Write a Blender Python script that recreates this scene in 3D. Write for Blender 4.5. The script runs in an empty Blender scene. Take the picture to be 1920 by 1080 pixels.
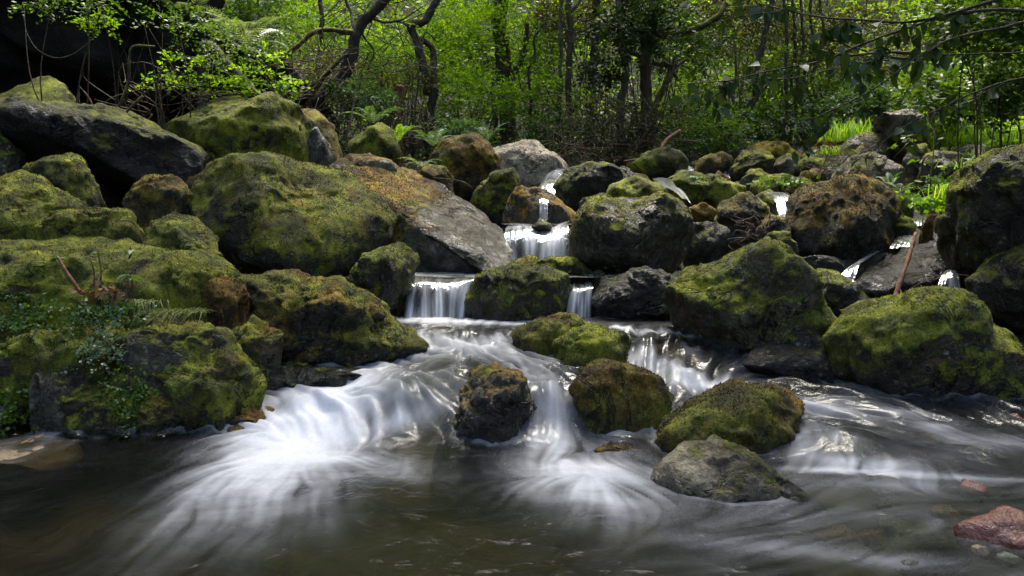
import bpy, bmesh, math, random
import numpy as np
from mathutils import Vector

# ------------------------------------------------------------------ camera, sky, sun, exposure
SC = bpy.context.scene
COL = SC.collection
FPX, CXP, CYP, HORIZON, CAMH = 1500.0, 960.0, 540.0, 400.0, 1.2
PITCH = math.atan((CYP - HORIZON) / FPX)
cam_data = bpy.data.cameras.new('camera')
cam_data.sensor_width = 36.0
cam_data.lens = FPX / 1920.0 * 36.0
cam_data.clip_start = 0.05
cam_data.clip_end = 400.0
cam = bpy.data.objects.new('camera', cam_data)
COL.objects.link(cam)
cam.location = (0, 0, CAMH)
cam.rotation_euler = (math.pi / 2 - PITCH, 0, 0)
SC.camera = cam

SUN_EL, SUN_AZ = math.radians(65), math.radians(12)      # azimuth measured from +Y (ahead) towards +X (right)
world = bpy.data.worlds.new('World')
SC.world = world
world.use_nodes = True
_nt = world.node_tree
_bg = _nt.nodes['Background']
_sky = _nt.nodes.new('ShaderNodeTexSky')
_sky.sky_type = 'NISHITA'
_sky.sun_disc = False
_sky.sun_elevation = SUN_EL
_sky.sun_rotation = SUN_AZ
_sky.air_density = 1.0
_sky.dust_density = 3.0
_sky.ozone_density = 0.6
_nt.links.new(_sky.outputs[0], _bg.inputs[0])
_bg.inputs[1].default_value = 0.15

sun_data = bpy.data.lights.new('sun', 'SUN')
sun_data.energy = 1.4
sun_data.angle = math.radians(24)
sun_data.color = (1.0, 0.94, 0.82)
sun = bpy.data.objects.new('sun', sun_data)
COL.objects.link(sun)
_sd = Vector((math.cos(SUN_EL) * math.sin(SUN_AZ), math.cos(SUN_EL) * math.cos(SUN_AZ), math.sin(SUN_EL)))
sun.rotation_euler = _sd.to_track_quat('Z', 'Y').to_euler()
sun.location = _sd * 60

SC.view_settings.view_transform = 'Standard'
SC.view_settings.look = 'None'
SC.view_settings.gamma = 1.0
SC.view_settings.use_curve_mapping = False
SC.view_settings.exposure = 2.35

SC.render.engine = 'CYCLES'
SC.cycles.use_denoising = True
SC.cycles.max_bounces = 6
SC.cycles.diffuse_bounces = 3
SC.cycles.glossy_bounces = 3
SC.cycles.transmission_bounces = 4
SC.cycles.transparent_max_bounces = 16
SC.cycles.caustics_reflective = False
SC.cycles.caustics_refractive = False
SC.cycles.sample_clamp_indirect = 4.0

RNG = np.random.default_rng(7)
random.seed(7)

# ------------------------------------------------------------------ placing: photograph pixel + distance -> metres
_sp, _cp = math.sin(PITCH), math.cos(PITCH)
def P(px, py, D):
    a, b = (px - CXP) / FPX, (CYP - py) / FPX
    dy, dz = _cp + b * _sp, -_sp + b * _cp
    t = D / dy
    return np.array((a * t, D, CAMH + dz * t))
def PZ(px, py, z):
    a, b = (px - CXP) / FPX, (CYP - py) / FPX
    dy, dz = _cp + b * _sp, -_sp + b * _cp
    t = (z - CAMH) / dz
    return np.array((a * t, dy * t, z))
def proj(v):
    x, y, z = v[:, 0], v[:, 1], v[:, 2] - CAMH
    f = y * _cp - z * _sp
    u = y * _sp + z * _cp
    return CXP + FPX * x / f, CYP - FPX * u / f

# ------------------------------------------------------------------ noise
_perm = np.random.default_rng(3).permutation(256)
_perm = np.concatenate([_perm, _perm, _perm])
_g = np.random.default_rng(4).normal(size=(256, 3))
_g /= np.linalg.norm(_g, axis=1)[:, None]
def pnoise(p):
    p = np.asarray(p, float)
    i = np.floor(p).astype(int)
    f = p - i
    i &= 255
    w = f * f * f * (f * (f * 6 - 15) + 10)
    out = np.zeros(len(p))
    for dx in (0, 1):
        wx = w[:, 0] if dx else 1 - w[:, 0]
        for dy in (0, 1):
            wy = w[:, 1] if dy else 1 - w[:, 1]
            for dz in (0, 1):
                wz = w[:, 2] if dz else 1 - w[:, 2]
                h = _perm[_perm[_perm[(i[:, 0] + dx) & 255] + ((i[:, 1] + dy) & 255)] + ((i[:, 2] + dz) & 255)]
                g = _g[h]
                out += wx * wy * wz * (g[:, 0] * (f[:, 0] - dx) + g[:, 1] * (f[:, 1] - dy) + g[:, 2] * (f[:, 2] - dz))
    return out * 1.5
def fbm(p, octaves=4, gain=0.5):
    o = np.zeros(len(p)); a = 1.0; p = np.asarray(p, float).copy()
    for k in range(octaves):
        o += a * pnoise(p + 17.3 * k); p *= 2.03; a *= gain
    return o

# ------------------------------------------------------------------ objects
def mesh_from(name, verts, faces, smooth=True):
    me = bpy.data.meshes.new(name)
    verts = np.ascontiguousarray(verts, dtype=np.float32)
    if isinstance(faces, np.ndarray):
        n, k = faces.shape
        me.vertices.add(len(verts)); me.vertices.foreach_set('co', verts.ravel())
        me.loops.add(n * k); me.loops.foreach_set('vertex_index', np.ascontiguousarray(faces, dtype=np.int32).ravel())
        me.polygons.add(n)
        me.polygons.foreach_set('loop_start', np.arange(0, n * k, k, dtype=np.int32))
        me.polygons.foreach_set('use_smooth', np.full(n, smooth))
        me.update(calc_edges=True)
        me.validate()
    else:
        me.from_pydata([tuple(v) for v in verts.tolist()], [], faces)
        me.polygons.foreach_set('use_smooth', np.full(len(me.polygons), smooth))
    return me
def link(name, me, mat=None, parent=None, loc=None):
    o = bpy.data.objects.new(name, me)
    COL.objects.link(o)
    if mat is not None and me is not None and len(me.materials) == 0:
        me.materials.append(mat)
    if parent is not None:
        o.parent = parent
    if loc is not None:
        o.location = loc
    return o
def tag(o, label=None, cat=None, group=None, kind=None):
    if label: o['label'] = label
    if cat: o['category'] = cat
    if group: o['group'] = group
    if kind: o['kind'] = kind
    return o
def thing(name, label, cat, loc, group=None):
    o = bpy.data.objects.new(name, None)
    COL.objects.link(o)
    o.location = loc
    o.empty_display_size = 0.1
    return tag(o, label, cat, group)

class Geo:
    """collects quads/tris into one mesh"""
    def __init__(self): self.v = []; self.f = []; self.n = 0
    def add(self, v, f):
        v = np.asarray(v, float)
        self.v.append(v); self.f += [tuple(i + self.n for i in q) for q in f]; self.n += len(v)
    def mesh(self, name, off=(0, 0, 0), smooth=True):
        return mesh_from(name, np.concatenate(self.v) - np.asarray(off), self.f, smooth)

def catmull(pts, n=6):
    pts = np.asarray(pts, float)
    if len(pts) < 3:
        t = np.linspace(0, 1, n + 1)[:, None]
        return pts[0] * (1 - t) + pts[-1] * t
    q = np.vstack([2 * pts[0] - pts[1], pts, 2 * pts[-1] - pts[-2]])
    out = []
    for i in range(1, len(q) - 2):
        for k in range(n):
            t = k / n
            out.append(0.5 * (2 * q[i] + (q[i + 1] - q[i - 1]) * t + (2 * q[i - 1] - 5 * q[i] + 4 * q[i + 1] - q[i + 2]) * t * t
                              + (3 * q[i] - q[i - 1] - 3 * q[i + 1] + q[i + 2]) * t ** 3))
    out.append(q[-2])
    return np.array(out)
def tube(geo, pts, r0, r1, sides=7, n=5, wob=0.0, seed=0):
    pts = np.asarray(pts, float)
    c = catmull(pts[:, :3], n)
    m = len(c)
    rad = np.linspace(r0, r1, m)
    if wob:
        c = c + np.stack([fbm(c * 2.2 + seed + 31 * k, 3) for k in range(3)], 1) * wob
    tan = np.gradient(c, axis=0)
    tan /= np.linalg.norm(tan, axis=1)[:, None] + 1e-9
    ref = np.array([0.31, 0.17, 0.93]) if abs(tan[0][2]) < 0.9 else np.array([1.0, 0.1, 0])
    vs = []
    for i in range(m):
        a = np.cross(tan[i], ref); a /= np.linalg.norm(a) + 1e-9
        b = np.cross(tan[i], a)
        ref = np.cross(a, tan[i])
        for s in range(sides):
            th = 2 * math.pi * s / sides
            vs.append(c[i] + rad[i] * (a * math.cos(th) + b * math.sin(th)))
    vs = np.array(vs)
    if wob and sides > 5:
        nrm = vs - np.repeat(c, sides, 0)
        vs = vs + nrm * (0.35 * fbm(vs * 6 + seed, 3))[:, None]
    fs = []
    for i in range(m - 1):
        for s in range(sides):
            t = (s + 1) % sides
            fs.append((i * sides + s, i * sides + t, (i + 1) * sides + t, (i + 1) * sides + s))
    fs.append(tuple(range(sides))[::-1]); fs.append(tuple((m - 1) * sides + s for s in range(sides)))
    geo.add(vs, fs)
    return c

# ------------------------------------------------------------------ node helpers
class NT:
    def __init__(self, name):
        self.m = bpy.data.materials.new(name); self.m.use_nodes = True
        self.t = self.m.node_tree
        for n in list(self.t.nodes): self.t.nodes.remove(n)
        self.out = self.n('ShaderNodeOutputMaterial')
    def n(self, kind, **kw):
        nd = self.t.nodes.new(kind)
        for k, v in kw.items():
            if isinstance(k, str) and hasattr(nd, k): setattr(nd, k, v)
        return nd
    def l(self, a, b): self.t.links.new(a, b)
    def set(self, sock, v):
        if hasattr(v, 'is_output') or isinstance(v, bpy.types.NodeSocket): self.l(v, sock)
        else:
            if isinstance(v, (tuple, list)) and len(v) == 3 and sock.type == 'RGBA': v = (*v, 1)
            sock.default_value = v
    def noise(self, vec, scale, detail=4, rough=0.55, dist=0.0):
        nd = self.n('ShaderNodeTexNoise'); self.l(vec, nd.inputs['Vector'])
        nd.inputs['Scale'].default_value = scale; nd.inputs['Detail'].default_value = detail
        nd.inputs['Roughness'].default_value = rough; nd.inputs['Distortion'].default_value = dist
        return nd.outputs['Fac']
    def voro(self, vec, scale, feature='F1', out='Distance', rand=1.0):
        nd = self.n('ShaderNodeTexVoronoi', feature=feature); self.l(vec, nd.inputs['Vector'])
        nd.inputs['Scale'].default_value = scale; nd.inputs['Randomness'].default_value = rand
        return nd.outputs[out]
    def math(self, op, a, b=0.0, c=0.0, clamp=False):
        nd = self.n('ShaderNodeMath', operation=op); nd.use_clamp = clamp
        for s, v in zip(nd.inputs, (a, b, c)): self.set(s, v)
        return nd.outputs[0]
    def smooth(self, v, lo, hi, a=0.0, b=1.0):
        nd = self.n('ShaderNodeMapRange', interpolation_type='SMOOTHSTEP')
        self.set(nd.inputs['Value'], v)
        for k, x in (('From Min', lo), ('From Max', hi), ('To Min', a), ('To Max', b)): self.set(nd.inputs[k], x)
        return nd.outputs[0]
    def ramp(self, v, stops):
        nd = self.n('ShaderNodeValToRGB'); self.set(nd.inputs[0], v)
        e = nd.color_ramp.elements
        while len(e) < len(stops): e.new(0.5)
        for k, (p, c) in zip(e, stops): k.position = p; k.color = (*c, 1)
        return nd.outputs[0]
    def mix(self, f, a, b, blend='MIX'):
        nd = self.n('ShaderNodeMix', data_type='RGBA', blend_type=blend)
        self.set(nd.inputs[0], f); self.set(nd.inputs[6], a); self.set(nd.inputs[7], b)
        return nd.outputs[2]
    def attr(self, name, kind='OBJECT'):
        nd = self.n('ShaderNodeAttribute', attribute_type=kind, attribute_name=name)
        return nd.outputs['Fac']
    def bump(self, h, strength, dist, normal=None):
        nd = self.n('ShaderNodeBump'); self.l(h, nd.inputs['Height'])
        nd.inputs['Strength'].default_value = strength; nd.inputs['Distance'].default_value = dist
        if normal is not None: self.l(normal, nd.inputs['Normal'])
        return nd.outputs[0]
    def coords(self, which='Object'):
        return self.n('ShaderNodeTexCoord').outputs[which]
    def position(self): return self.n('ShaderNodeNewGeometry').outputs['Position']
    def done(self, shader): self.l(shader, self.out.inputs['Surface']); return self.m

# ------------------------------------------------------------------ materials
def rock_material():
    t = NT('mossy_rock')
    co = t.position()
    sp = t.n('ShaderNodeSeparateXYZ'); t.l(co, sp.inputs[0])
    grad = t.math('MULTIPLY', t.attr('gx'), t.math('SUBTRACT', sp.outputs[0], t.attr('x0')))
    geo = t.n('ShaderNodeNewGeometry')
    sep = t.n('ShaderNodeSeparateXYZ'); t.l(geo.outputs['Normal'], sep.inputs[0])
    nz = sep.outputs[2]
    moss_amt, rust, wet, tone, lich = (t.attr(k) for k in ('moss', 'rust', 'wet', 'tone', 'lichen'))
    big = t.noise(co, 2.2, 5, 0.6)
    mid = t.noise(co, 9, 6, 0.62, 0.4)
    fine = t.noise(co, 46, 5, 0.7)
    grain = t.noise(co, 190, 3, 0.7)
    # stone
    st = t.ramp(t.math('ADD', t.math('MULTIPLY', mid, 0.65), t.math('MULTIPLY', fine, 0.35)),
                [(0.35, (0.009, 0.008, 0.005)), (0.46, (0.036, 0.032, 0.021)), (0.57, (0.098, 0.088, 0.062)), (0.69, (0.23, 0.21, 0.165))])
    film = t.smooth(t.noise(co, 6.3, 6, 0.7, 0.8), 0.40, 0.62)
    st = t.mix(t.math('MULTIPLY', film, t.math('MULTIPLY', t.smooth(t.math('ADD', moss_amt, grad), -0.5, 0.1), 0.75)), st, t.ramp(fine, [(0.35, (0.010, 0.010, 0.003)), (0.65, (0.085, 0.080, 0.016))]))
    pink = t.smooth(t.noise(co, 3.1, 4, 0.6, 0.6), 0.57, 0.68)
    st = t.mix(t.math('MULTIPLY', pink, t.attr('pink')), st, (0.16, 0.085, 0.06))
    st = t.mix(t.attr('tan'), st, t.ramp(fine, [(0.32, (0.10, 0.08, 0.05)), (0.66, (0.32, 0.27, 0.18))]))
    hs = t.n('ShaderNodeMix', data_type='RGBA', blend_type='MULTIPLY'); hs.inputs[0].default_value = 1
    t.l(st, hs.inputs[6]); t.l(tone, hs.inputs[7]); st = hs.outputs[2]
    v = t.voro(co, 17)
    vm = t.voro(co, 17, out='Color')
    vs = t.n('ShaderNodeSeparateColor'); t.l(vm, vs.inputs[0])
    spot = t.math('MULTIPLY', t.smooth(t.math('ADD', v, t.math('MULTIPLY', fine, 0.30)), 0.44, 0.36), t.smooth(vs.outputs[0], 0.62, 0.7))
    v2 = t.voro(co, 52)
    vs2 = t.n('ShaderNodeSeparateColor'); t.l(t.voro(co, 52, out='Color'), vs2.inputs[0])
    spot2 = t.math('MULTIPLY', t.smooth(t.math('ADD', v2, t.math('MULTIPLY', fine, 0.25)), 0.44, 0.34), t.smooth(vs2.outputs[1], 0.72, 0.8))
    spot = t.math('MULTIPLY', t.math('MAXIMUM', spot, spot2), lich, clamp=True)
    # moss
    mm = t.math('ADD', t.math('MULTIPLY', nz, 0.30), t.math('ADD', t.math('MULTIPLY', big, 0.80), t.math('MULTIPLY', mid, 0.70)))
    mm = t.math('ADD', mm, t.math('MULTIPLY', fine, 0.22))
    mm = t.math('ADD', mm, moss_amt)
    mm = t.math('ADD', mm, grad)
    cr = t.math('ABSOLUTE', t.math('SUBTRACT', t.noise(co, 1.7, 5, 0.6, 0.9), 0.5))
    crack = t.math('MULTIPLY', t.smooth(cr, 0.013, 0.003), t.smooth(t.noise(co, 1.3, 2), 0.47, 0.55))
    mask = t.smooth(mm, 0.90, 1.03)
    tone_n = t.math('ADD', t.math('MULTIPLY', t.noise(co, 5.0, 6, 0.72, 0.5), 0.55), t.math('MULTIPLY', t.noise(co, 60, 4, 0.8), 0.45))
    mg = t.ramp(tone_n, [(0.35, (0.014, 0.019, 0.003)), (0.45, (0.066, 0.085, 0.006)), (0.53, (0.195, 0.215, 0.010)), (0.67, (0.44, 0.42, 0.024))])
    mr = t.ramp(tone_n, [(0.35, (0.022, 0.010, 0.003)), (0.46, (0.105, 0.055, 0.007)), (0.54, (0.25, 0.150, 0.012)), (0.67, (0.44, 0.31, 0.028))])
    rm = t.math('ADD', t.math('SUBTRACT', t.noise(co, 3.7, 4, 0.6), 0.5), t.math('SUBTRACT', t.math('MULTIPLY', rust, 1.0), 0.4))
    moss = t.mix(t.smooth(rm, -0.08, 0.22), mg, mr)
    mt = t.n('ShaderNodeMix', data_type='RGBA', blend_type='MULTIPLY'); mt.inputs[0].default_value = 1
    t.l(moss, mt.inputs[6]); t.l(t.attr('mtone'), mt.inputs[7]); moss = mt.outputs[2]
    col = t.mix(spot, st, (0.33, 0.33, 0.24))
    col = t.mix(mask, col, moss)
    col = t.mix(t.math('MULTIPLY', spot, 0.55), col, (0.30, 0.30, 0.19))
    col = t.mix(t.math('MULTIPLY', crack, 0.8), col, (0.006, 0.006, 0.004))
    col = t.mix(1.0, col, t.ramp(t.noise(co, 2.6, 5, 0.62, 0.6), [(0.38, (0.30, 0.27, 0.24)), (0.56, (1.15, 1.15, 1.15))]), 'MULTIPLY')
    # wet stone is darker and glossy
    band = t.smooth(t.math('ADD', sp.outputs[2], t.math('MULTIPLY', mid, -0.12)), t.math('ADD', t.attr('wl'), 0.05), t.math('ADD', t.attr('wl'), -0.03))
    wetm = t.math('MULTIPLY', t.math('MAXIMUM', wet, band), t.math('SUBTRACT', 1.0, t.math('MULTIPLY', mask, 0.75)), clamp=True)
    col = t.mix(wetm, col, t.mix(1.0, col, (0.42, 0.42, 0.42), 'MULTIPLY'))
    rough = t.math('SUBTRACT', t.math('ADD', 0.50, t.math('MULTIPLY', mask, 0.42)), t.math('MULTIPLY', wetm, 0.36))
    h = t.math('ADD', t.math('MULTIPLY', mid, 0.6), t.math('MULTIPLY', fine, 0.25))
    h = t.math('ADD', h, t.math('MULTIPLY', grain, t.math('ADD', 0.05, t.math('MULTIPLY', mask, 0.14))))
    h = t.math('ADD', t.math('ADD', h, t.math('MULTIPLY', mask, 0.35)), t.math('MULTIPLY', crack, -0.6))
    bp = t.bump(h, 1.0, 0.085)
    b = t.n('ShaderNodeBsdfPrincipled')
    t.l(col, b.inputs['Base Color']); t.l(rough, b.inputs['Roughness']); t.l(bp, b.inputs['Normal'])
    b.inputs['Specular IOR Level'].default_value = 0.4
    return t.done(b.outputs[0])

def leaf_material(name, stops, trans=0.45, rough=0.45, tcol=None, spec=0.5):
    t = NT(name)
    g = t.n('ShaderNodeNewGeometry')
    r = g.outputs['Random Per Island']
    f = t.math('ADD', t.math('MULTIPLY', r, 0.65), t.math('MULTIPLY', t.noise(g.outputs['Position'], 0.9, 3), 0.45))
    c = t.ramp(f, stops)
    b = t.n('ShaderNodeBsdfPrincipled'); t.l(c, b.inputs['Base Color']); b.inputs['Roughness'].default_value = rough
    b.inputs['Specular IOR Level'].default_value = spec
    tr = t.n('ShaderNodeBsdfTranslucent')
    t.l(t.mix(1.0, c, tcol or (1.5, 1.35, 0.5), 'MULTIPLY'), tr.inputs[0])
    m = t.n('ShaderNodeMixShader'); m.inputs[0].default_value = trans
    t.l(b.outputs[0], m.inputs[1]); t.l(tr.outputs[0], m.inputs[2])
    return t.done(m.outputs[0])

def bark_material(name, c0, c1, moss=0.0, scale=1.0):
    t = NT(name)
    co = t.position()
    mp = t.n('ShaderNodeMapping'); t.l(co, mp.inputs[0]); mp.inputs['Scale'].default_value = (1, 1, 0.3)
    n1 = t.noise(mp.outputs[0], 22 * scale, 5, 0.65)
    n2 = t.noise(co, 4, 4, 0.6)
    c = t.ramp(n1, [(0.35, c0), (0.68, c1)])
    if moss:
        g = t.n('ShaderNodeSeparateXYZ'); t.l(t.n('ShaderNodeNewGeometry').outputs['Normal'], g.inputs[0])
        k = t.math('ADD', t.math('MULTIPLY', g.outputs[2], 0.35), t.math('ADD', n2, moss))
        c = t.mix(t.smooth(k, 0.85, 1.05), c, t.ramp(n1, [(0.35, (0.04, 0.045, 0.006)), (0.7, (0.22, 0.19, 0.02))]))
    b = t.n('ShaderNodeBsdfPrincipled'); t.l(c, b.inputs['Base Color']); b.inputs['Roughness'].default_value = 0.85
    t.l(t.bump(n1, 0.8, 0.03), b.inputs['Normal'])
    return t.done(b.outputs[0])

def ground_material():
    t = NT('leaf_litter')
    co = t.position()
    n1 = t.noise(co, 1.3, 5, 0.6); n2 = t.noise(co, 24, 5, 0.7)
    c = t.ramp(n2, [(0.32, (0.007, 0.006, 0.004)), (0.52, (0.024, 0.017, 0.009)), (0.7, (0.06, 0.040, 0.02))])
    c = t.mix(t.smooth(n1, 0.48, 0.62), c, t.ramp(n2, [(0.3, (0.008, 0.014, 0.003)), (0.7, (0.035, 0.060, 0.008))]))
    b = t.n('ShaderNodeBsdfPrincipled'); t.l(c, b.inputs['Base Color']); b.inputs['Roughness'].default_value = 0.9
    t.l(t.bump(n2, 1.0, 0.06), b.inputs['Normal'])
    return t.done(b.outputs[0])

def bed_material():
    t = NT('stream_bed')
    co = t.position()
    v = t.noise(co, 3.0, 5, 0.6, 0.8)
    c = t.ramp(v, [(0.35, (0.006, 0.006, 0.004)), (0.5, (0.020, 0.018, 0.011)), (0.68, (0.060, 0.040, 0.020))])
    b = t.n('ShaderNodeBsdfPrincipled'); t.l(c, b.inputs['Base Color']); b.inputs['Roughness'].default_value = 0.6
    t.l(t.bump(t.math('MULTIPLY', v, -1.0), 0.8, 0.05), b.inputs['Normal'])
    return t.done(b.outputs[0])

def water_material():
    t = NT('stream_water')
    co = t.position()
    foam = t.attr('foam', 'GEOMETRY')
    fx = t.noise(co, 55, 4, 0.65)
    f = t.math('MULTIPLY', foam, t.math('ADD', 0.80, t.math('MULTIPLY', fx, 0.4)), clamp=True)
    tp = t.n('ShaderNodeBsdfTransparent'); tp.inputs[0].default_value = (0.40, 0.39, 0.30, 1)
    gl = t.n('ShaderNodeBsdfGlossy'); gl.inputs['Roughness'].default_value = 0.16; gl.inputs[0].default_value = (0.62, 0.63, 0.62, 1)
    rip = t.math('ADD', t.noise(co, 7, 3, 0.5, 0.6), t.math('MULTIPLY', foam, 0.8))
    bp = t.bump(rip, 0.35, 0.05); t.l(bp, gl.inputs['Normal'])
    fr = t.n('ShaderNodeFresnel'); fr.inputs[0].default_value = 1.33; t.l(bp, fr.inputs['Normal'])
    m1 = t.n('ShaderNodeMixShader'); t.l(fr.outputs[0], m1.inputs[0]); t.l(tp.outputs[0], m1.inputs[1]); t.l(gl.outputs[0], m1.inputs[2])
    df = t.n('ShaderNodeBsdfDiffuse'); df.inputs[0].default_value = (0.80, 0.82, 0.86, 1)
    tl = t.n('ShaderNodeBsdfTranslucent'); tl.inputs[0].default_value = (0.80, 0.82, 0.86, 1)
    m0 = t.n('ShaderNodeMixShader'); m0.inputs[0].default_value = 0.35; t.l(df.outputs[0], m0.inputs[1]); t.l(tl.outputs[0], m0.inputs[2])
    m2 = t.n('ShaderNodeMixShader'); t.l(f, m2.inputs[0]); t.l(m1.outputs[0], m2.inputs[1]); t.l(m0.outputs[0], m2.inputs[2])
    return t.done(m2.outputs[0])

M_ROCK = rock_material()
M_GROUND = ground_material()
M_BED = bed_material()
M_WATER = water_material()
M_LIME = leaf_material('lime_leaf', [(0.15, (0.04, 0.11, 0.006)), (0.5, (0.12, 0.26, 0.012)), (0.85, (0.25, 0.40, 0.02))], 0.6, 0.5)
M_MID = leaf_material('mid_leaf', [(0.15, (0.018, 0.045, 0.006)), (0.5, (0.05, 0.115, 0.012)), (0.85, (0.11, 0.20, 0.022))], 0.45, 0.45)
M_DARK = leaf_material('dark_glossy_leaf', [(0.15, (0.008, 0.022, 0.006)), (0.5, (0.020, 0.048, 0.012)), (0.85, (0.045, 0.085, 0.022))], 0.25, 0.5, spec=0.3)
M_OLIVE = leaf_material('olive_leaf', [(0.15, (0.030, 0.036, 0.008)), (0.5, (0.075, 0.085, 0.016)), (0.85, (0.14, 0.15, 0.03))], 0.4, 0.5)
M_GRASS = leaf_material('grass_blade', [(0.15, (0.07, 0.17, 0.008)), (0.5, (0.17, 0.36, 0.012)), (0.85, (0.34, 0.52, 0.04))], 0.5, 0.4)
M_FERN = leaf_material('fern_frond', [(0.15, (0.03, 0.07, 0.018)), (0.5, (0.06, 0.13, 0.035)), (0.85, (0.12, 0.22, 0.07))], 0.4, 0.4)
M_SEDGE = leaf_material('sedge_blade', [(0.15, (0.035, 0.055, 0.010)), (0.5, (0.09, 0.13, 0.02)), (0.85, (0.20, 0.21, 0.045))], 0.35, 0.5)
M_SILVER = leaf_material('silver_frond', [(0.15, (0.05, 0.09, 0.05)), (0.5, (0.10, 0.16, 0.09)), (0.85, (0.20, 0.27, 0.17))], 0.4, 0.35)
M_DEAD = leaf_material('dead_leaf', [(0.15, (0.05, 0.022, 0.01)), (0.5, (0.13, 0.06, 0.025)), (0.85, (0.24, 0.13, 0.06))], 0.2, 0.6)
M_BARK = bark_material('dark_bark', (0.012, 0.010, 0.007), (0.075, 0.058, 0.038), 0.06)
M_BARKB = bark_material('brown_bark', (0.022, 0.014, 0.008), (0.11, 0.072, 0.042), 0.0)
M_BARKP = bark_material('pale_bark', (0.035, 0.028, 0.02), (0.17, 0.14, 0.10), 0.05)
M_BARKM = bark_material('mossy_bark', (0.02, 0.016, 0.008), (0.09, 0.07, 0.035), 0.42)
M_BARKR = bark_material('red_wood', (0.05, 0.018, 0.008), (0.26, 0.11, 0.055), 0.0)
M_TWIG = bark_material('twig_bark', (0.03, 0.018, 0.010), (0.13, 0.085, 0.05), 0.0)

def moss_tuft_material():
    t = NT('moss_tuft')
    g = t.n('ShaderNodeNewGeometry'); co = g.outputs['Position']
    v = t.math('ADD', t.math('MULTIPLY', g.outputs['Random Per Island'], 0.45), t.math('MULTIPLY', t.noise(co, 5.0, 5, 0.7, 0.5), 0.55))
    mg = t.ramp(v, [(0.30, (0.035, 0.040, 0.004)), (0.5, (0.16, 0.165, 0.010)), (0.72, (0.42, 0.40, 0.03))])
    mr = t.ramp(v, [(0.30, (0.040, 0.020, 0.005)), (0.5, (0.18, 0.105, 0.012)), (0.72, (0.40, 0.27, 0.03))])
    rm = t.math('ADD', t.math('SUBTRACT', t.noise(co, 3.7, 4, 0.6), 0.5), t.math('SUBTRACT', t.attr('rust'), 0.4))
    c = t.mix(t.smooth(rm, -0.08, 0.22), mg, mr)
    c = t.mix(1.0, c, t.ramp(t.noise(co, 2.6, 5, 0.62, 0.6), [(0.38, (0.30, 0.27, 0.24)), (0.56, (1.15, 1.15, 1.15))]), 'MULTIPLY')
    mt = t.n('ShaderNodeMix', data_type='RGBA', blend_type='MULTIPLY'); mt.inputs[0].default_value = 1
    t.l(c, mt.inputs[6]); t.l(t.attr('mtone'), mt.inputs[7]); c = mt.outputs[2]
    b = t.n('ShaderNodeBsdfDiffuse'); t.l(c, b.inputs[0])
    tr = t.n('ShaderNodeBsdfTranslucent'); t.l(c, tr.inputs[0])
    m = t.n('ShaderNodeMixShader'); m.inputs[0].default_value = 0.3; t.l(b.outputs[0], m.inputs[1]); t.l(tr.outputs[0], m.inputs[2])
    return t.done(m.outputs[0])
M_TUFT = moss_tuft_material()
# ------------------------------------------------------------------ water levels (thin-plate through surveyed points)
WP = [(0,830,0),(200,832,0),(400,842,0),(0,1080,0),(400,1080,0),(800,1080,0),(1200,1080,0),(700,900,0),(1000,900,0),(1110,915,0),(1250,965,0),
      (-250,830,0),(-250,1080,0),(2200,1080,0),(900,960,0),
      (1500,900,.02),(1700,905,.04),(1920,905,.05),(1920,830,.08),(1720,775,.09),(1920,775,.09),(2150,800,.09),(1520,745,.12),(1370,720,.15),(1550,965,.01),(1900,1080,0),
      (760,603,.36),(900,608,.36),(1000,612,.36),(1200,620,.355),(1270,626,.35),(640,640,.30),
      (800,640,.285),(900,642,.29),(760,658,.235),(850,664,.25),(950,668,.25),(840,692,.235),(720,702,.20),(660,725,.165),(575,752,.12),(600,800,.03),
      (755,738,.20),(760,785,.085),(770,832,0),(1000,702,.235),(1022,738,.20),(1040,790,.07),(1048,832,.0),(1110,835,0),(900,725,.22),(900,795,.08),(480,790,.03),
      (1190,660,.27),(1250,690,.21),(1310,704,.175),(1250,745,.12),(1195,790,.05),(1150,830,.01),(1350,800,.06),(1300,950,0)]
_wp = np.array([PZ(*w) for w in WP])
def _tps(r2): return np.where(r2 > 1e-12, 0.5 * r2 * np.log(np.maximum(r2, 1e-12)), 0)
_n = len(_wp)
_A = np.zeros((_n + 3, _n + 3))
_A[:_n, :_n] = _tps(((_wp[:, None, :2] - _wp[None, :, :2]) ** 2).sum(-1)) + np.eye(_n) * 0.004
_A[:_n, _n] = 1; _A[:_n, _n + 1:] = _wp[:, :2]; _A[_n, :_n] = 1; _A[_n + 1:, :_n] = _wp[:, :2].T
_c = np.linalg.solve(_A, np.concatenate([_wp[:, 2], np.zeros(3)]))
def W(x, y):
    out = _c[_n] + _c[_n + 1] * x + _c[_n + 2] * y
    for i in range(_n):
        out = out + _c[i] * _tps((x - _wp[i, 0]) ** 2 + (y - _wp[i, 1]) ** 2)
    # water swelling over drowned stones
    for px, py, z, h, rx, ry in ((1592,838,.05,.085,.20,.17),(1730,880,.05,.035,.18,.12),(1850,850,.07,.04,.2,.12),(1205,655,.27,.05,.09,.08),
                                 (1300,705,.18,.03,.12,.08),(1105,885,0,.02,.2,.12)):
        q = PZ(px, py, z)
        out = out + h * np.exp(-((x - q[0]) / rx) ** 2 - ((y - q[1]) / ry) ** 2)
    return np.where(y < 4.0, np.clip(out, -.02, .2), np.clip(out, -.02, .37))

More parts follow.
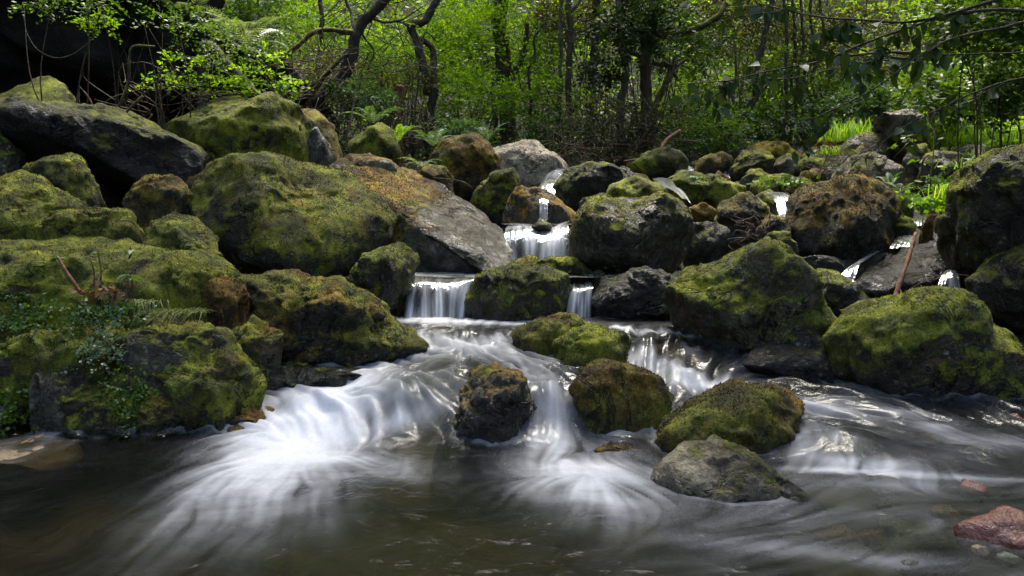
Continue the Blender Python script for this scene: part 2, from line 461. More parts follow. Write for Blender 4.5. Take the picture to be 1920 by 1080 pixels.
# ------------------------------------------------------------------ ground
_SY = [-60, -20, -6, -1, 4.2, 5.2, 6.0, 6.6, 7.3, 8.0, 8.6, 9.2, 10, 11, 12, 13, 15, 20, 26, 36, 60, 90]
_SZ = [16, 3.5, .3, -.35, -.3, -.15, .08, .28, .42, .52, .82, 1.05, 1.27, 1.5, 1.7, 1.85, 2.2, 3.1, 5.8, 14, 40, 75]  # out-of-view slopes raised all round to cut off low sky light
def G(x, y):
    x = np.asarray(x, float); y = np.asarray(y, float)
    s = np.interp(y, _SY, _SZ)
    near = np.clip((y - 3.5) / 2.5, 0, 1)
    l = np.maximum(0, -x - 1.6); r = np.maximum(0, x - 1.9)
    s = s + near * (0.22 * np.minimum(l, 4) + 0.10 * np.minimum(r, 4))
    s = s + (1 - near) * (0.25 * np.maximum(0, l - 2.2) + 0.2 * np.maximum(0, r - 2.5))
    s = s + 0.95 * np.maximum(0, l - 5.5) + 0.75 * np.maximum(0, r - 7.5)
    w = W(np.clip(x, -3.5, 3.5), np.clip(y, 1.5, 6.6)) - 0.2
    ins = (y < 6.55) & (x > -3.3) & (x < 3.3)
    s = np.where(ins, np.minimum(s, w), s)
    p = np.stack([x.ravel() * 0.8, y.ravel() * 0.8, np.zeros(x.size)], 1)
    bump = fbm(p, 3).reshape(x.shape)
    return s + bump * np.where(y > 12, 0.22, 0.05)
def G1(x, y): return float(G(np.array([x]), np.array([y]))[0])

def grid(xs, ys):
    X, Y = np.meshgrid(xs, ys)
    nx, ny = len(xs), len(ys)
    idx = np.arange(nx * ny).reshape(ny, nx)
    f = np.stack([idx[:-1, :-1], idx[:-1, 1:], idx[1:, 1:], idx[1:, :-1]], -1).reshape(-1, 4)
    return X, Y, f
def spaced(lo, a, b, hi, fine, coarse):
    return np.unique(np.round(np.concatenate([np.arange(lo, a, coarse), np.arange(a, b, fine), np.arange(b, hi + .1, coarse)]), 4))
xs = spaced(-70, -7, 8, 70, 0.12, 1.6); ys = spaced(-60, 1, 22, 90, 0.12, 1.6)
X, Y, f = grid(xs, ys)
Z = G(X, Y)
me = mesh_from('ground', np.stack([X.ravel(), Y.ravel(), Z.ravel()], 1), f)
me.materials.append(M_GROUND); me.materials.append(M_BED)
fc = np.stack([X.ravel(), Y.ravel(), Z.ravel()], 1)[f].mean(1)
me.polygons.foreach_set('material_index', ((fc[:, 1] < 6.7) & (np.abs(fc[:, 0]) < 3.4) & (fc[:, 2] < 0.3)).astype(np.int32))
tag(link('ground', me), 'dark leaf litter and stony bed under the wooded ravine', 'ground', kind='structure')

# ------------------------------------------------------------------ flowing water
def lic(noise, vx, vy, steps):
    ny, nx = noise.shape
    def samp(px, py):
        px = np.clip(px, 0, nx - 1.001); py = np.clip(py, 0, ny - 1.001)
        ix = px.astype(int); iy = py.astype(int); fx = px - ix; fy = py - iy
        return ix, iy, fx, fy
    def bil(a, s):
        ix, iy, fx, fy = s
        return (a[iy, ix] * (1 - fx) + a[iy, ix + 1] * fx) * (1 - fy) + (a[iy + 1, ix] * (1 - fx) + a[iy + 1, ix + 1] * fx) * fy
    Y0, X0 = np.mgrid[0:ny, 0:nx].astype(float)
    acc = noise.copy(); wt = 1.0
    for sgn in (1, -1):
        px, py = X0.copy(), Y0.copy()
        for k in range(steps):
            s = samp(px, py)
            px = px + sgn * bil(vx, s); py = py + sgn * bil(vy, s)
            w = 0.5 + 0.5 * math.cos(math.pi * k / steps)
            acc += w * bil(noise, samp(px, py)); wt += w
    return acc / wt
def norm01(a):
    m, s = a.mean(), a.std()
    return np.clip(0.5 + (a - m) / (s * 4), 0, 1)

FLOW = [(560,830,-.5,1),(450,850,-1,.45),(350,900,-1,.6),(450,980,-.5,1),(560,960,-.05,1),(650,900,.35,1),(720,860,1,.4),(250,1000,-1,.7),(100,900,-1,.15),(100,1040,-1,.5),
        (700,1000,.3,1),(560,740,-.9,.6),(620,770,-.7,1),(850,620,-.1,1),(790,635,.7,.6),(800,675,-1,.35),(720,710,-1,.5),(650,740,-1,.6),(760,780,-1,.45),(830,720,-.7,.7),
        (900,655,.1,1),(930,672,1,.3),(980,700,1,.6),(1020,740,.4,1),(1050,800,.15,1),(1020,800,0,1),(1100,870,.4,.6),(1100,940,.1,1),(1020,900,-.9,.5),(1180,900,1,.35),(1150,940,.6,1),
        (1200,650,.4,1),(1280,700,1,.4),(1350,720,1,.25),(1500,760,1,.25),(1590,815,.1,1),(1590,860,.0,1),(1540,860,-.4,1),(1650,860,.5,1),(1700,780,1,.3),(1850,830,1,.2),(1500,820,-.1,1),
        (1250,760,-.8,1),(1180,800,-1,.5),(1600,905,-1,.12),(1750,890,-1,.08),(1500,1000,-1,.3),(1700,1000,-1,.15),(1850,930,-1,.1),(1300,1010,-1,.2),(900,1000,-1,.15),(900,620,0,1),(1000,614,.1,1)]
FOAM = [(565,800,85,45,-15,1.7),(620,752,75,38,-25,1.0),(530,845,120,45,-25,1.1),(440,900,135,36,-28,.38),(500,940,90,50,-50,.28),(600,920,60,60,0,.24),(690,870,90,18,10,.45),(390,985,150,45,-30,.15),
        (690,700,85,22,-22,.42),(740,790,80,16,-20,.62),(800,760,60,30,-30,.3),(780,722,80,14,-24,.25),(820,655,90,16,-8,.34),(780,628,60,8,8,.50),(900,645,70,16,0,.42),(900,603,150,4.5,1.6,.9),(800,600,50,5,0,.8),(1150,616,110,3.0,4,.9),
        (950,668,60,14,8,.36),(985,700,40,14,25,.34),(1040,770,26,60,-5,.62),(1003,822,10,28,0,.55),(1050,825,50,14,0,.45),(1095,882,85,26,8,1.15),(1130,930,95,38,8,.6),(1020,900,60,20,-10,.35),
        (1190,672,36,20,0,.45),(1235,684,26,12,20,.45),(1290,706,60,14,12,.50),(1345,722,60,10,6,.85),(1400,730,60,8,5,.6),(1470,748,120,12,6,.42),(1600,775,140,12,9,.28),(1540,765,35,9,0,.35),
        (1240,765,16,38,25,.36),(1180,805,45,14,-25,.34),(1600,868,70,13,4,.75),(1575,822,30,12,10,.45),(1590,882,100,4,2,.75),(1510,830,28,34,0,.42),(1668,872,10,10,0,.6),(1800,895,170,5,3,.42),(1850,825,110,12,5,.34),
        (1760,800,30,6,0,.4),(1690,775,60,6,6,.3),(1700,940,220,36,2,.10),(1620,1045,260,14,6,.28),(1480,970,120,40,0,.16),(1760,855,140,30,0,.10),(1330,985,160,40,0,.06),(1640,905,220,10,2,.25)]
def right0(px): return 1 / (1 + np.exp(-(px - 1180) / 90))
def make_water(shore):
    xs = np.arange(-4.2, 4.2, 0.0125); ys = np.concatenate([np.arange(0.6, 2.4, 0.05), np.arange(2.4, 6.42, 0.0125)])
    X, Y, f = grid(xs, ys)
    Z = W(X, Y)
    x, y = X.ravel(), Y.ravel()
    V = np.stack([x, y, Z.ravel()], 1)
    # flow directions, metres
    src = []
    for px, py, dx, dy in FLOW:
        q = np.array([[px, py]]); 
        z = 0.0
        for _ in range(6):
            a = PZ(px, py, z); z = float(W(np.array([a[0]]), np.array([a[1]]))[0])
        b = PZ(px + dx * 6, py + dy * 6, z)
        d = (b - a)[:2]; d /= np.linalg.norm(d)
        src.append((a[0], a[1], d[0], d[1]))
    src = np.array(src)
    vx = np.zeros(len(x)); vy = np.zeros(len(x)); ws = np.zeros(len(x))
    for s in src:
        w = 1.0 / (((x - s[0]) ** 2 + ((y - s[1])) ** 2) + 0.006) ** 1.6
        vx += w * s[2]; vy += w * s[3]; ws += w
    an = 0.55 * fbm(np.stack([x * 2.6, y * 2.6, 0 * x + 3], 1), 3)
    vx, vy = vx * np.cos(an) - vy * np.sin(an), vx * np.sin(an) + vy * np.cos(an)
    l = np.hypot(vx, vy) + 1e-9
    vx = (vx / l).reshape(X.shape); vy = (vy / l).reshape(X.shape)
    r = np.random.default_rng(11)
    n1 = fbm(np.stack([x * 30, y * 30, 0 * x + 4], 1), 2).reshape(X.shape)
    n2 = fbm(np.stack([x * 16, y * 16, 0 * x], 1), 2).reshape(X.shape)
    L1 = norm01(lic(n1, vx, vy, 26)); L2 = norm01(lic(n2, vx, vy, 34))
    L3 = norm01(lic(fbm(np.stack([x * 7, y * 7, 0 * x + 8], 1), 3).reshape(X.shape), vx, vy, 12))
    streak = 0.30 * L1 + 0.34 * L2 + 0.36 * L3
    px, py = proj(V)
    fo = np.zeros(len(x))
    for cx, cy, sx, sy, an, am in FOAM:
        c, s = math.cos(math.radians(an)), math.sin(math.radians(an))
        dx, dy = px - cx, py - cy
        u, v = dx * c + dy * s, -dx * s + dy * c
        q = (u / sx) ** 2 + (v / sy) ** 2
        fo += am * np.exp(-0.8 * q ** 0.85)
    cloud = fbm(np.stack([x * 2.1, y * 2.1, 0 * x + 5], 1), 3) * 0.5 + 0.5
    px_, py_ = np.concatenate(shore)[:, 0], np.concatenate(shore)[:, 1]
    sz = np.concatenate(shore)[:, 2]
    near = np.abs(sz - W(np.clip(px_, -4, 4), np.clip(py_, .7, 6.4))) < .022
    ix = np.searchsorted(xs, px_[near]); iy = np.searchsorted(ys, py_[near])
    ok = (ix > 0) & (ix < len(xs) - 1) & (iy > 0) & (iy < len(ys) - 1)
    col = np.zeros(X.shape); np.add.at(col, (iy[ok], ix[ok]), 1.0)
    ker = np.exp(-np.linspace(-2, 2, 9) ** 2); ker /= ker.sum()
    for ax in (0, 1): col = np.apply_along_axis(lambda v: np.convolve(v, ker, 'same'), ax, col)
    collar = np.clip(col.ravel() * 6, 0, 1) * np.clip(.5 + 1.4 * fbm(np.stack([x * 3.5, y * 3.5, 0 * x + 1], 1), 3), 0, 1) * np.clip((y - 3.0) / 1.2 + right0(px), .15, 1)
    right = 1 / (1 + np.exp(-(px - 1180) / 90))
    base = (0.003 + 0.018 * right) * np.clip(cloud * 1.6, 0.1, 2)
    st = streak.ravel()
    k = np.clip(1.75 - fo, 0.25, 1.0)
    rag = fbm(np.stack([x * 5 , y * 5, 0 * x + 15], 1), 4, .6)
    soft = np.clip(fo * (1 + .35 * rag), 0, 3) ** 1.4
    foam = 0.62 * soft * np.clip(1 + k * 2.0 * (st - .5), 0.1, 2.0) + base * np.clip(2.2 * st, 0, 3) + .12 * collar * np.clip(2 * st, 0, 2)
    foam = 1 - np.exp(-1.6 * np.clip(foam, 0, 4))
    casc = np.clip((y - 4.05) / .3, 0, 1) * np.clip((6.0 - y) / .3, 0, 1)
    V[:, 2] += casc * .05 * (L3.ravel() - .5) + casc * .03 * (L2.ravel() - .5)
    V[:, 2] += (st - 0.5) * 0.007 * np.clip(0.25 + fo, 0, 1) + 0.004 * fbm(np.stack([x * 5, y * 5, 0 * x], 1), 2)
    me = mesh_from('stream', V, f)
    a = me.attributes.new('foam', 'FLOAT', 'POINT'); a.data.foreach_set('value', foam.astype(np.float32))
    tag(link('stream', me, M_WATER), 'dark pool with silky white rapids between the boulders', 'water', kind='structure')
def sheet(label, top, bot, n=40, m=36, bulge=0.0, dens=0.8, seed=0, back=None, streak=30, name='waterfall', edge=0.12, spread=0.5):
    """falling sheet: top and bot are lists of (px, py, D); back continues the sheet upstream over the lip"""
    def rs(pts):
        c = catmull([P(*p) for p in pts], 12)
        t = np.linspace(0, len(c) - 1, n)
        i = np.minimum(t.astype(int), len(c) - 2); fr = (t - i)[:, None]
        return c[i] * (1 - fr) + c[i + 1] * fr
    a, b = rs(top), rs(bot)
    rows = []
    if back is not None:
        bk = rs(back)
        for t in np.linspace(0, 1, 14)[:-1]: rows.append((bk * (1 - t) + a * t, -1 + t))
    for t in np.linspace(0, 1, m):
        p = a * (1 - t) + b * t
        h = t ** 1.7                       # parabolic drop
        p[:, 2] = a[:, 2] * (1 - h) + b[:, 2] * h
        p[:, 1] -= bulge * math.sin(math.pi * min(t * 1.0, 1)) 
        rows.append((p, t))
    V = np.concatenate([r[0] for r in rows])
    tt = np.repeat([r[1] for r in rows], n); u = np.tile(np.linspace(0, 1, n), len(rows))
    s = fbm(np.stack([u * streak * .5, tt * 0.55 + seed, 0 * u + seed * 3.1], 1), 3) * 0.5 + 0.5
    s2 = pnoise(np.stack([u * streak, tt * 0.8 + seed, 0 * u + 9 + seed], 1)) * 0.5 + 0.5
    st = np.clip(0.05 + 1.5 * (0.6 * s + 0.4 * s2), 0, 1.3)
    e = np.clip(np.minimum(u, 1 - u) / edge, 0, 1) ** 0.7
    fall = np.where(tt < 0, 0.35 + 0.35 * (1 + tt), 0.65 + 0.35 * np.clip(tt * 2, 0, 1) + 0.25 * np.clip((tt - .75) * 4, 0, 1))
    gapn = np.clip(1.05 + 2.0 * pnoise(np.stack([u * streak * .22 + seed, tt * .9, 0 * u + seed], 1)), .12, 1.35)
    if name == 'stream_reach': fall = np.sin(np.pi * np.clip(tt, 0, 1)) ** .7 * (.4 + .9 * (fbm(V * 9, 3) * .5 + .5))
    foam = np.clip(dens * gapn * (st ** 1.6) * e * fall * .62, 0, .92)
    V[:, 1] += (s2 - 0.5) * 0.03
    idx = np.arange(len(V)).reshape(-1, n)
    f = np.stack([idx[:-1, :-1], idx[:-1, 1:], idx[1:, 1:], idx[1:, :-1]], -1).reshape(-1, 4)
    o0 = V.mean(0)
    me = mesh_from(name, V - o0, f)
    at = me.attributes.new('foam', 'FLOAT', 'POINT'); at.data.foreach_set('value', foam.astype(np.float32))
    return tag(link(name, me, M_WATER, loc=o0), label, 'water' if name == 'stream_reach' else 'waterfall', kind='structure')

sheet('wide short waterfall between the leaning round boulder and the middle boulder', [(772,531,6.55),(800,527,6.6),(840,530,6.6),(895,521,6.6)], [(756,597,6.36),(800,597,6.34),(840,599,6.34),(872,600,6.36)],
      n=70, m=44, dens=1.0, seed=1, back=[(765,514,7.3),(800,515,7.35),(850,515,7.35),(910,514,7.3)], streak=26, spread=1)
sheet('narrow waterfall between two dark boulders above the middle pool', [(1072,541,6.55),(1090,540,6.55),(1112,537,6.55)], [(1060,602,6.38),(1085,606,6.36),(1108,606,6.38)], n=36, dens=.85, seed=2, back=[(1070,530,6.9),(1090,530,6.9),(1110,528,6.9)], streak=14)
sheet('white curtain waterfall at the foot of the sloping slab', [(948,428,8.55),(985,424,8.5),(1025,430,8.45),(1066,418,8.5)], [(944,498,8.1),(985,499,8.05),(1025,496,8.0),(1064,488,8.1)],
      n=70, m=44, dens=1.0, seed=3, back=[(960,415,9.1),(990,414,9.1),(1030,413,9.1),(1070,408,9.1)], streak=24, bulge=.06)
sheet('smooth white water chute beside the dark flat-topped rock', [(1018,338,10.2),(1034,332,10.2),(1048,336,10.1)], [(1008,360,9.7),(1024,362,9.6),(1040,364,9.6)], n=24, m=20, dens=.75, seed=4, streak=6, back=[(1040,300,10.9),(1055,300,10.9),(1068,312,10.8)])
sheet('faint veil of water on the brown rock above the curtain fall', [(1012,372,8.72),(1020,371,8.7),(1027,374,8.7)], [(1010,412,8.5),(1020,413,8.48),(1028,412,8.5)], n=16, m=16, dens=.35, seed=5, streak=6)
sheet('thin white chute running along the edge of the lichen spotted boulder', [(1245,352,8.9),(1258,350,8.9),(1270,352,8.9)], [(1278,372,8.2),(1288,374,8.2),(1297,384,8.1)], n=20, m=20, dens=.38, seed=6, streak=6, back=[(1222,335,9.8),(1240,333,9.8),(1258,336,9.8)])
sheet('tiny waterfall beside the grassy twin boulder', [(1281,313,11.3),(1290,311,11.3),(1299,313,11.3)], [(1279,326,11.0),(1289,327,11.0),(1301,326,11.0)], n=20, m=16, dens=.45, seed=7, streak=8)
sheet('tiny straight waterfall in the gap among far grey boulders', [(1354,315,11.3),(1360,314,11.3),(1366,315,11.3)], [(1352,335,11.0),(1360,336,11.0),(1369,335,11.0)], n=18, m=16, dens=.5, seed=8, streak=8)
sheet('small white waterfall beside the big brown boulder', [(1449,370,9.0),(1466,366,9.0),(1483,369,8.95)], [(1458,408,8.6),(1472,414,8.55),(1488,410,8.6)], n=36, m=26, dens=.55, seed=9, streak=14, back=[(1420,362,9.6),(1450,360,9.6),(1478,362,9.6)])
sheet('fine white chute at the left end of the wet slab', [(1592,500,6.95),(1604,494,6.95),(1616,492,6.95)], [(1572,524,6.75),(1586,530,6.7),(1598,534,6.7)], n=20, m=20, dens=.5, seed=10, streak=7, back=[(1628,476,7.3),(1640,472,7.3),(1652,470,7.3)])
sheet('fanning thin waterfall below the right end of the wet slab', [(1772,508,6.55),(1782,505,6.5),(1794,508,6.5)], [(1744,572,6.25),(1782,590,6.2),(1808,588,6.2)], n=40, m=30, dens=.5, seed=11, streak=14, edge=.25)
for lab, a, b, s in (('glinting stream step well above the tip of the leaning stick', [(1700,408,8.15),(1742,406,8.15)], [(1706,424,7.9),(1738,422,7.9)], 13),
                     ('glinting stream step just behind the tip of the leaning stick', [(1695,436,7.75),(1730,434,7.75)], [(1668,466,7.3),(1712,462,7.3)], 14)):
    sheet(lab, a, b, n=30, m=18, dens=.22, edge=.35, seed=s, streak=7, name='stream_reach')
# pools feeding the falls
def pool(label, z, poly, foam=0.25, seed=0):
    pts = np.array([P(*p) for p in poly]); pts[:, 2] = z
    lo, hi = pts.min(0), pts.max(0)
    X, Y, f = grid(np.linspace(lo[0], hi[0], 60), np.linspace(lo[1], hi[1], 60))
    x, y = X.ravel(), Y.ravel()
    V = np.stack([x, y, z + 0.006 * fbm(np.stack([x * 4, y * 4, 0 * x], 1), 2)], 1)
    fo = np.clip(foam * (0.6 + 1.2 * fbm(np.stack([x * 3, y * 9, 0 * x + seed], 1), 3)), 0, 1)
    me = mesh_from('stream_pool', V - V.mean(0), f)
    at = me.attributes.new('foam', 'FLOAT', 'POINT'); at.data.foreach_set('value', fo.astype(np.float32))
    tag(link('stream_pool', me, M_WATER, loc=V.mean(0)), label, 'water', kind='structure')
pool('small pool brimming behind the wide short waterfall', .672, [(740,520,6.62),(1130,530,6.62),(700,500,8.3),(1140,500,8.3)], .25)
pool('shallow pool above the white curtain waterfall', 1.085, [(940,420,8.55),(1080,420,8.55),(950,410,9.2),(1080,410,9.2)], .9, 2)
pool('narrow upper pool among the far boulders', 1.47, [(1130,330,9.9),(1330,330,9.9),(1130,320,11.0),(1400,320,11.0)], .5, 3)
# ------------------------------------------------------------------ boulders
_ico = {}
def ico(sub):
    if sub not in _ico:
        bm = bmesh.new(); bmesh.ops.create_icosphere(bm, subdivisions=sub, radius=1)
        v = np.array([p.co[:] for p in bm.verts]); v /= np.linalg.norm(v, axis=1)[:, None]
        f = np.array([[q.index for q in p.verts] for p in bm.faces]); bm.free()
        _ico[sub] = (v, f)
    return _ico[sub]
def poly_radius(pts, c, n=720):
    th = np.linspace(-math.pi, math.pi, n, endpoint=False)
    d = np.stack([np.cos(th), np.sin(th)], 1)
    R = np.zeros(n)
    q = pts - c
    for i in range(len(q)):
        a, b = q[i], q[(i + 1) % len(q)]
        e = b - a
        den = d[:, 0] * e[1] - d[:, 1] * e[0]
        den = np.where(abs(den) < 1e-12, 1e-12, den)
        t = (a[0] * e[1] - a[1] * e[0]) / den
        s = (a[0] * d[:, 1] - a[1] * d[:, 0]) / den
        R = np.where((t > 0) & (s >= 0) & (s <= 1), np.maximum(R, t), R)
    k = np.exp(-np.linspace(-2, 2, 13) ** 2); k /= k.sum()
    return np.convolve(np.concatenate([R[-6:], R, R[:6]]), k, 'valid')
SHORE = []; NAMED = []
def beside(x, y, z, taken, head):
    """label a small stone by the nearest named boulder"""
    rank = sorted(NAMED0, key=lambda n: (n[0][0] - x) ** 2 + (n[0][1] - y) ** 2 * .6 + (n[0][2] - z) ** 2)
    for c, s, lab in rank[:6]:
        core = lab
        for w in (' with ', ' at ', ' beside ', ' behind ', ' under ', ' on ', ' near ', ' in ', ' below ', ' right ', ' left ', ' between ', ' against ', ' above ', ' cut ', ' half ', ' standing ', ' tucked ', ' perched ', ' reaching ', ' nestled ', ' before ', ' filling ', ' spotted ', ' overgrown '):
            k = core.find(w)
            if k > 12: core = core[:k]
        core = core.rstrip(',')
        dx, dy = x - c[0], y - c[1]
        rel = ('left of' if dx < 0 else 'right of') if abs(dx) > abs(dy) else ('in front of' if dy < 0 else 'behind')
        out = f'{head} {rel} the {core}'
        if out not in taken and len(out.split()) <= 16:
            taken.add(out); return out
    return out
PROPS = dict(moss=.1, rust=.3, wet=.45, tone=1.0, lichen=.25, gx=0.0, x0=0.0, wl=-99.0, pink=.5, mtone=1.0, tan=0.0)
def finish_rock(name, V, f, label, cat, props, seed, amp, freq, normals, group=None, ridge=0.35, base=True, strata=0.0):
    size = (V.max(0) - V.min(0)).max() / 2
    q = V / size * freq + seed * 7.7
    d = fbm(q, 5, 0.5)
    rg = 1 - np.abs(fbm(q * 0.8 + 40, 4, 0.55)) * 2.2
    d = d - ridge * np.clip(rg - 0.55, 0, 1)
    V = V + normals * (d * amp * size)[:, None]
    V = V + normals * (0.028 * np.clip(4 * (fbm(V * 4.5 + seed, 3) + .7 * normals[:, 2] + props.get('moss', .1) - .35), 0, 1))[:, None]
    if strata:
        s = V[:, 2] * 7.5 + V[:, 0] * 1.4 + 1.3 * fbm(V * 1.6 + seed, 3)
        s = s - np.floor(s)
        V[:, 1] -= strata * (np.where(s < .8, s / .8, (1 - s) / .2) - .5) * np.clip(1.2 - np.abs(normals[:, 2]), 0, 1)
        V[:, 2] += strata * .3 * (fbm(V * 3.1 + 9, 3))
    V = V + normals * (fbm(V * 9 + seed, 4, .6) * 0.014)[:, None]
    c = (V.max(0) + V.min(0)) / 2
    if base:
        g = G1(c[0], c[1]) - 0.08
        zm = V[:, 2].min()
        if zm > g:
            low = V[:, 2] < c[2]
            V[low, 2] = c[2] + (V[low, 2] - c[2]) * (c[2] - g) / (c[2] - zm)
    o0 = np.array([c[0], c[1], V[:, 2].min()])
    if c[1] - .6 < 6.5 and size > .16: SHORE.append(V)
    NAMED.append((c, size, label))
    me = mesh_from(name, V - o0, f)
    o = link(name, me, M_ROCK, loc=o0)
    if c[1] < 6.7 and abs(c[0]) < 3.3: props = {'wl': float(W(np.array([c[0]]), np.array([c[1] - .2]))[0]), **props}
    for k, v in {**PROPS, **props}.items(): o[k] = float(v)
    if c[1] < 8.2 and o['moss'] > -.08 and size > .12: moss_tufts(o, V - o0, f, seed)
    return tag(o, label, cat, group)
def moss_tufts(o, V, f, seed):
    a, b, c_ = V[f[:, 0]], V[f[:, 1]], V[f[:, 2]]
    n = np.cross(b - a, c_ - a); ar = np.linalg.norm(n, axis=1); n = n / (ar[:, None] + 1e-12)
    m = (a + b + c_) / 3
    nm = fbm((m + np.array(o.location)) * 4.5, 4, .6)
    w = ar * np.clip(n[:, 2] * 1.1 + nm * 1.4 + o['moss'] * 2 - .25 + o['gx'] * 2 * (m[:, 0] + o.location[0] - o['x0']), 0, 1) * (m[:, 1] < .75 * m[:, 1].max())
    r = np.random.default_rng(seed + 900)
    w = np.clip(w / (ar + 1e-12) * 2.2 - .5, 0, 1) * ar
    cnt = int(min(9000, w.sum() / 2 * 4600))
    if cnt < 40: return
    i = r.choice(len(f), cnt, p=w / w.sum())
    u = r.uniform(size=(cnt, 2)); u = np.where(u.sum(1, keepdims=True) > 1, 1 - u, u)
    p = a[i] + (b - a)[i] * u[:, :1] + (c_ - a)[i] * u[:, 1:]
    d = n[i] + r.normal(size=(cnt, 3)) * .7; d /= np.linalg.norm(d, axis=1)[:, None]
    s = np.cross(d, r.normal(size=(cnt, 3))); s /= np.linalg.norm(s, axis=1)[:, None]
    L = r.uniform(.005, .013, (cnt, 1)) * max(1, (o.location[1] / 6.0))
    q = np.stack([p - n[i] * .003, p + d * L * .5 + s * L * .32, p + d * L, p + d * L * .5 - s * L * .32], 1).reshape(-1, 3)
    t = link('moss', mesh_from('moss', q, np.arange(len(q)).reshape(-1, 4), False), M_TUFT, o)
    t['rust'] = o['rust']; t['mtone'] = o['mtone']; t['kind'] = 'stuff'
def rock(label, D, outline, T=None, lean=0.0, seed=0, sub=5, planes=11, p=16, amp=0.065, freq=2.0, name='boulder', cat='boulder', group=None, base=True, ridge=.35, strata=0.0, cuts=3, **props):
    pts = np.array([P(x, y, D) for x, y in outline])[:, [0, 2]]
    x, z = pts[:, 0], pts[:, 1]
    cr = x * np.roll(z, -1) - np.roll(x, -1) * z
    A = cr.sum() / 2
    c = np.array([((x + np.roll(x, -1)) * cr).sum(), ((z + np.roll(z, -1)) * cr).sum()]) / (6 * A)
    R = poly_radius(pts, c)
    rm = R.mean()
    T = 0.85 * rm if T is None else T
    d, f = ico(sub)
    r = np.random.default_rng(100 + seed)
    nn = r.normal(size=(planes, 3)); nn /= np.linalg.norm(nn, axis=1)[:, None]
    dd = r.uniform(0.64, 0.98, planes)
    def rf(u):
        s = np.full(len(u), 0.9 ** p)
        for n_, d_ in zip(nn, dd): s = s + np.clip(u @ n_ / d_, 0, None) ** p
        return s ** (-1.0 / p)
    th = np.arctan2(d[:, 2], d[:, 0]); rho = np.hypot(d[:, 0], d[:, 2])
    ti = ((th + math.pi) / (2 * math.pi) * 720)
    i0 = np.floor(ti).astype(int) % 720; fr = ti - np.floor(ti)
    Rt = R[i0] * (1 - fr) + R[(i0 + 1) % 720] * fr
    fd = rf(d); sil = rf(np.stack([np.cos(th), 0 * th, np.sin(th)], 1))
    k = Rt * rho * fd / sil
    V = np.stack([c[0] + k * np.cos(th), D + T * d[:, 1] * fd / fd.mean(), c[1] + k * np.sin(th)], 1)
    V[:, 1] += lean * (V[:, 2] - c[1])
    cc = np.array([c[0], D, c[1]])
    for q in range(cuts):                      # broken flat faces
        n_ = np.array([r.normal() * .8, -abs(r.normal()) - .35, r.normal() * .75]); n_ /= np.linalg.norm(n_)
        h = (V - cc) @ n_
        lim = r.uniform(.74, .9) * h.max()
        V = V - n_ * (np.clip(h - lim, 0, None) * .93)[:, None]
    return finish_rock(name, V, f, label, cat, props, seed, amp, freq, d, group, ridge, base, strata)
def hull_rock(label, pts, seed=0, cuts=5, amp=0.02, freq=3.0, bev=0.06, name='boulder', cat='boulder', ridge=.2, base=True, **props):
    bm = bmesh.new()
    for q in pts: bm.verts.new(P(*q))
    bmesh.ops.convex_hull(bm, input=bm.verts[:])
    bmesh.ops.delete(bm, geom=[v for v in bm.verts if not v.link_faces], context='VERTS')
    bmesh.ops.dissolve_limit(bm, angle_limit=math.radians(8), verts=bm.verts[:], edges=bm.edges[:])
    bmesh.ops.bevel(bm, geom=bm.edges[:], offset=bev, segments=3, profile=0.6, affect='EDGES')
    bmesh.ops.triangulate(bm, faces=bm.faces[:])
    for _ in range(cuts):
        lim = 0.045
        e = [e for e in bm.edges if e.calc_length() > lim * 2]
        if not e: break
        bmesh.ops.subdivide_edges(bm, edges=e, cuts=1)
        bmesh.ops.triangulate(bm, faces=[q for q in bm.faces if len(q.verts) > 3])
    for _ in range(3): bmesh.ops.smooth_vert(bm, verts=bm.verts[:], factor=0.5, use_axis_x=True, use_axis_y=True, use_axis_z=True)
    bm.normal_update(); bm.verts.index_update()
    V = np.array([v.co[:] for v in bm.verts]); N = np.array([v.normal[:] for v in bm.verts])
    f = np.array([[v.index for v in q.verts] for q in bm.faces]); bm.free()
    return finish_rock(name, V, f, label, cat, props, seed, amp, freq, N, None, ridge, base)

# --- left bank, far to near
rock('dark overhanging cliff wall behind the left bank', 12.0, [(-500,-420),(120,-330),(330,-120),(372,30),(420,62),(480,100),(525,150),(545,200),(480,250),(330,260),(150,262),(-100,270),(-500,260)], T=1.6, lean=-1.1, seed=1, sub=6, amp=.13, freq=5, name='cliff', cat='cliff', moss=-.7, tone=.22, wet=.0, lichen=0)  # deep shade of the recess put into a very low stone tone
rock('cone shaped bright olive moss boulder against the dark cliff', 9.4, [(-40,190),(0,176),(35,161),(60,149),(90,147),(115,165),(140,195),(168,222),(160,250),(60,270),(0,270),(-40,240)], seed=2, lean=.35, moss=.42, rust=.1, tone=.9)
rock('dark rounded boulder cut by the left picture edge, below the cone shaped one', 8.2, [(-60,215),(0,200),(25,203),(55,230),(72,260),(76,290),(60,325),(0,340),(-60,320)], seed=3, lean=-.2, moss=-.05, tone=.5)
rock('small dark boulder with a pale scar at the left picture edge', 7.5, [(-50,260),(0,245),(20,262),(38,290),(41,318),(20,340),(-50,340)], seed=4, sub=4, lean=-.3, moss=-.05, tone=.8, lichen=.8)
rock('long low black boulder with a mossy right brow', 8.5, [(58,240),(110,226),(160,217),(215,215),(250,221),(290,235),(330,254),(365,270),(384,290),(386,322),(372,352),(300,375),(180,375),(90,345),(62,290)], seed=5, sub=6, T=.85, lean=-.6, amp=.05, moss=-.02, mtone=.7, rust=.2, tone=.13, lichen=.1, cuts=1)  # shade of the overhung front put into a near-black tone
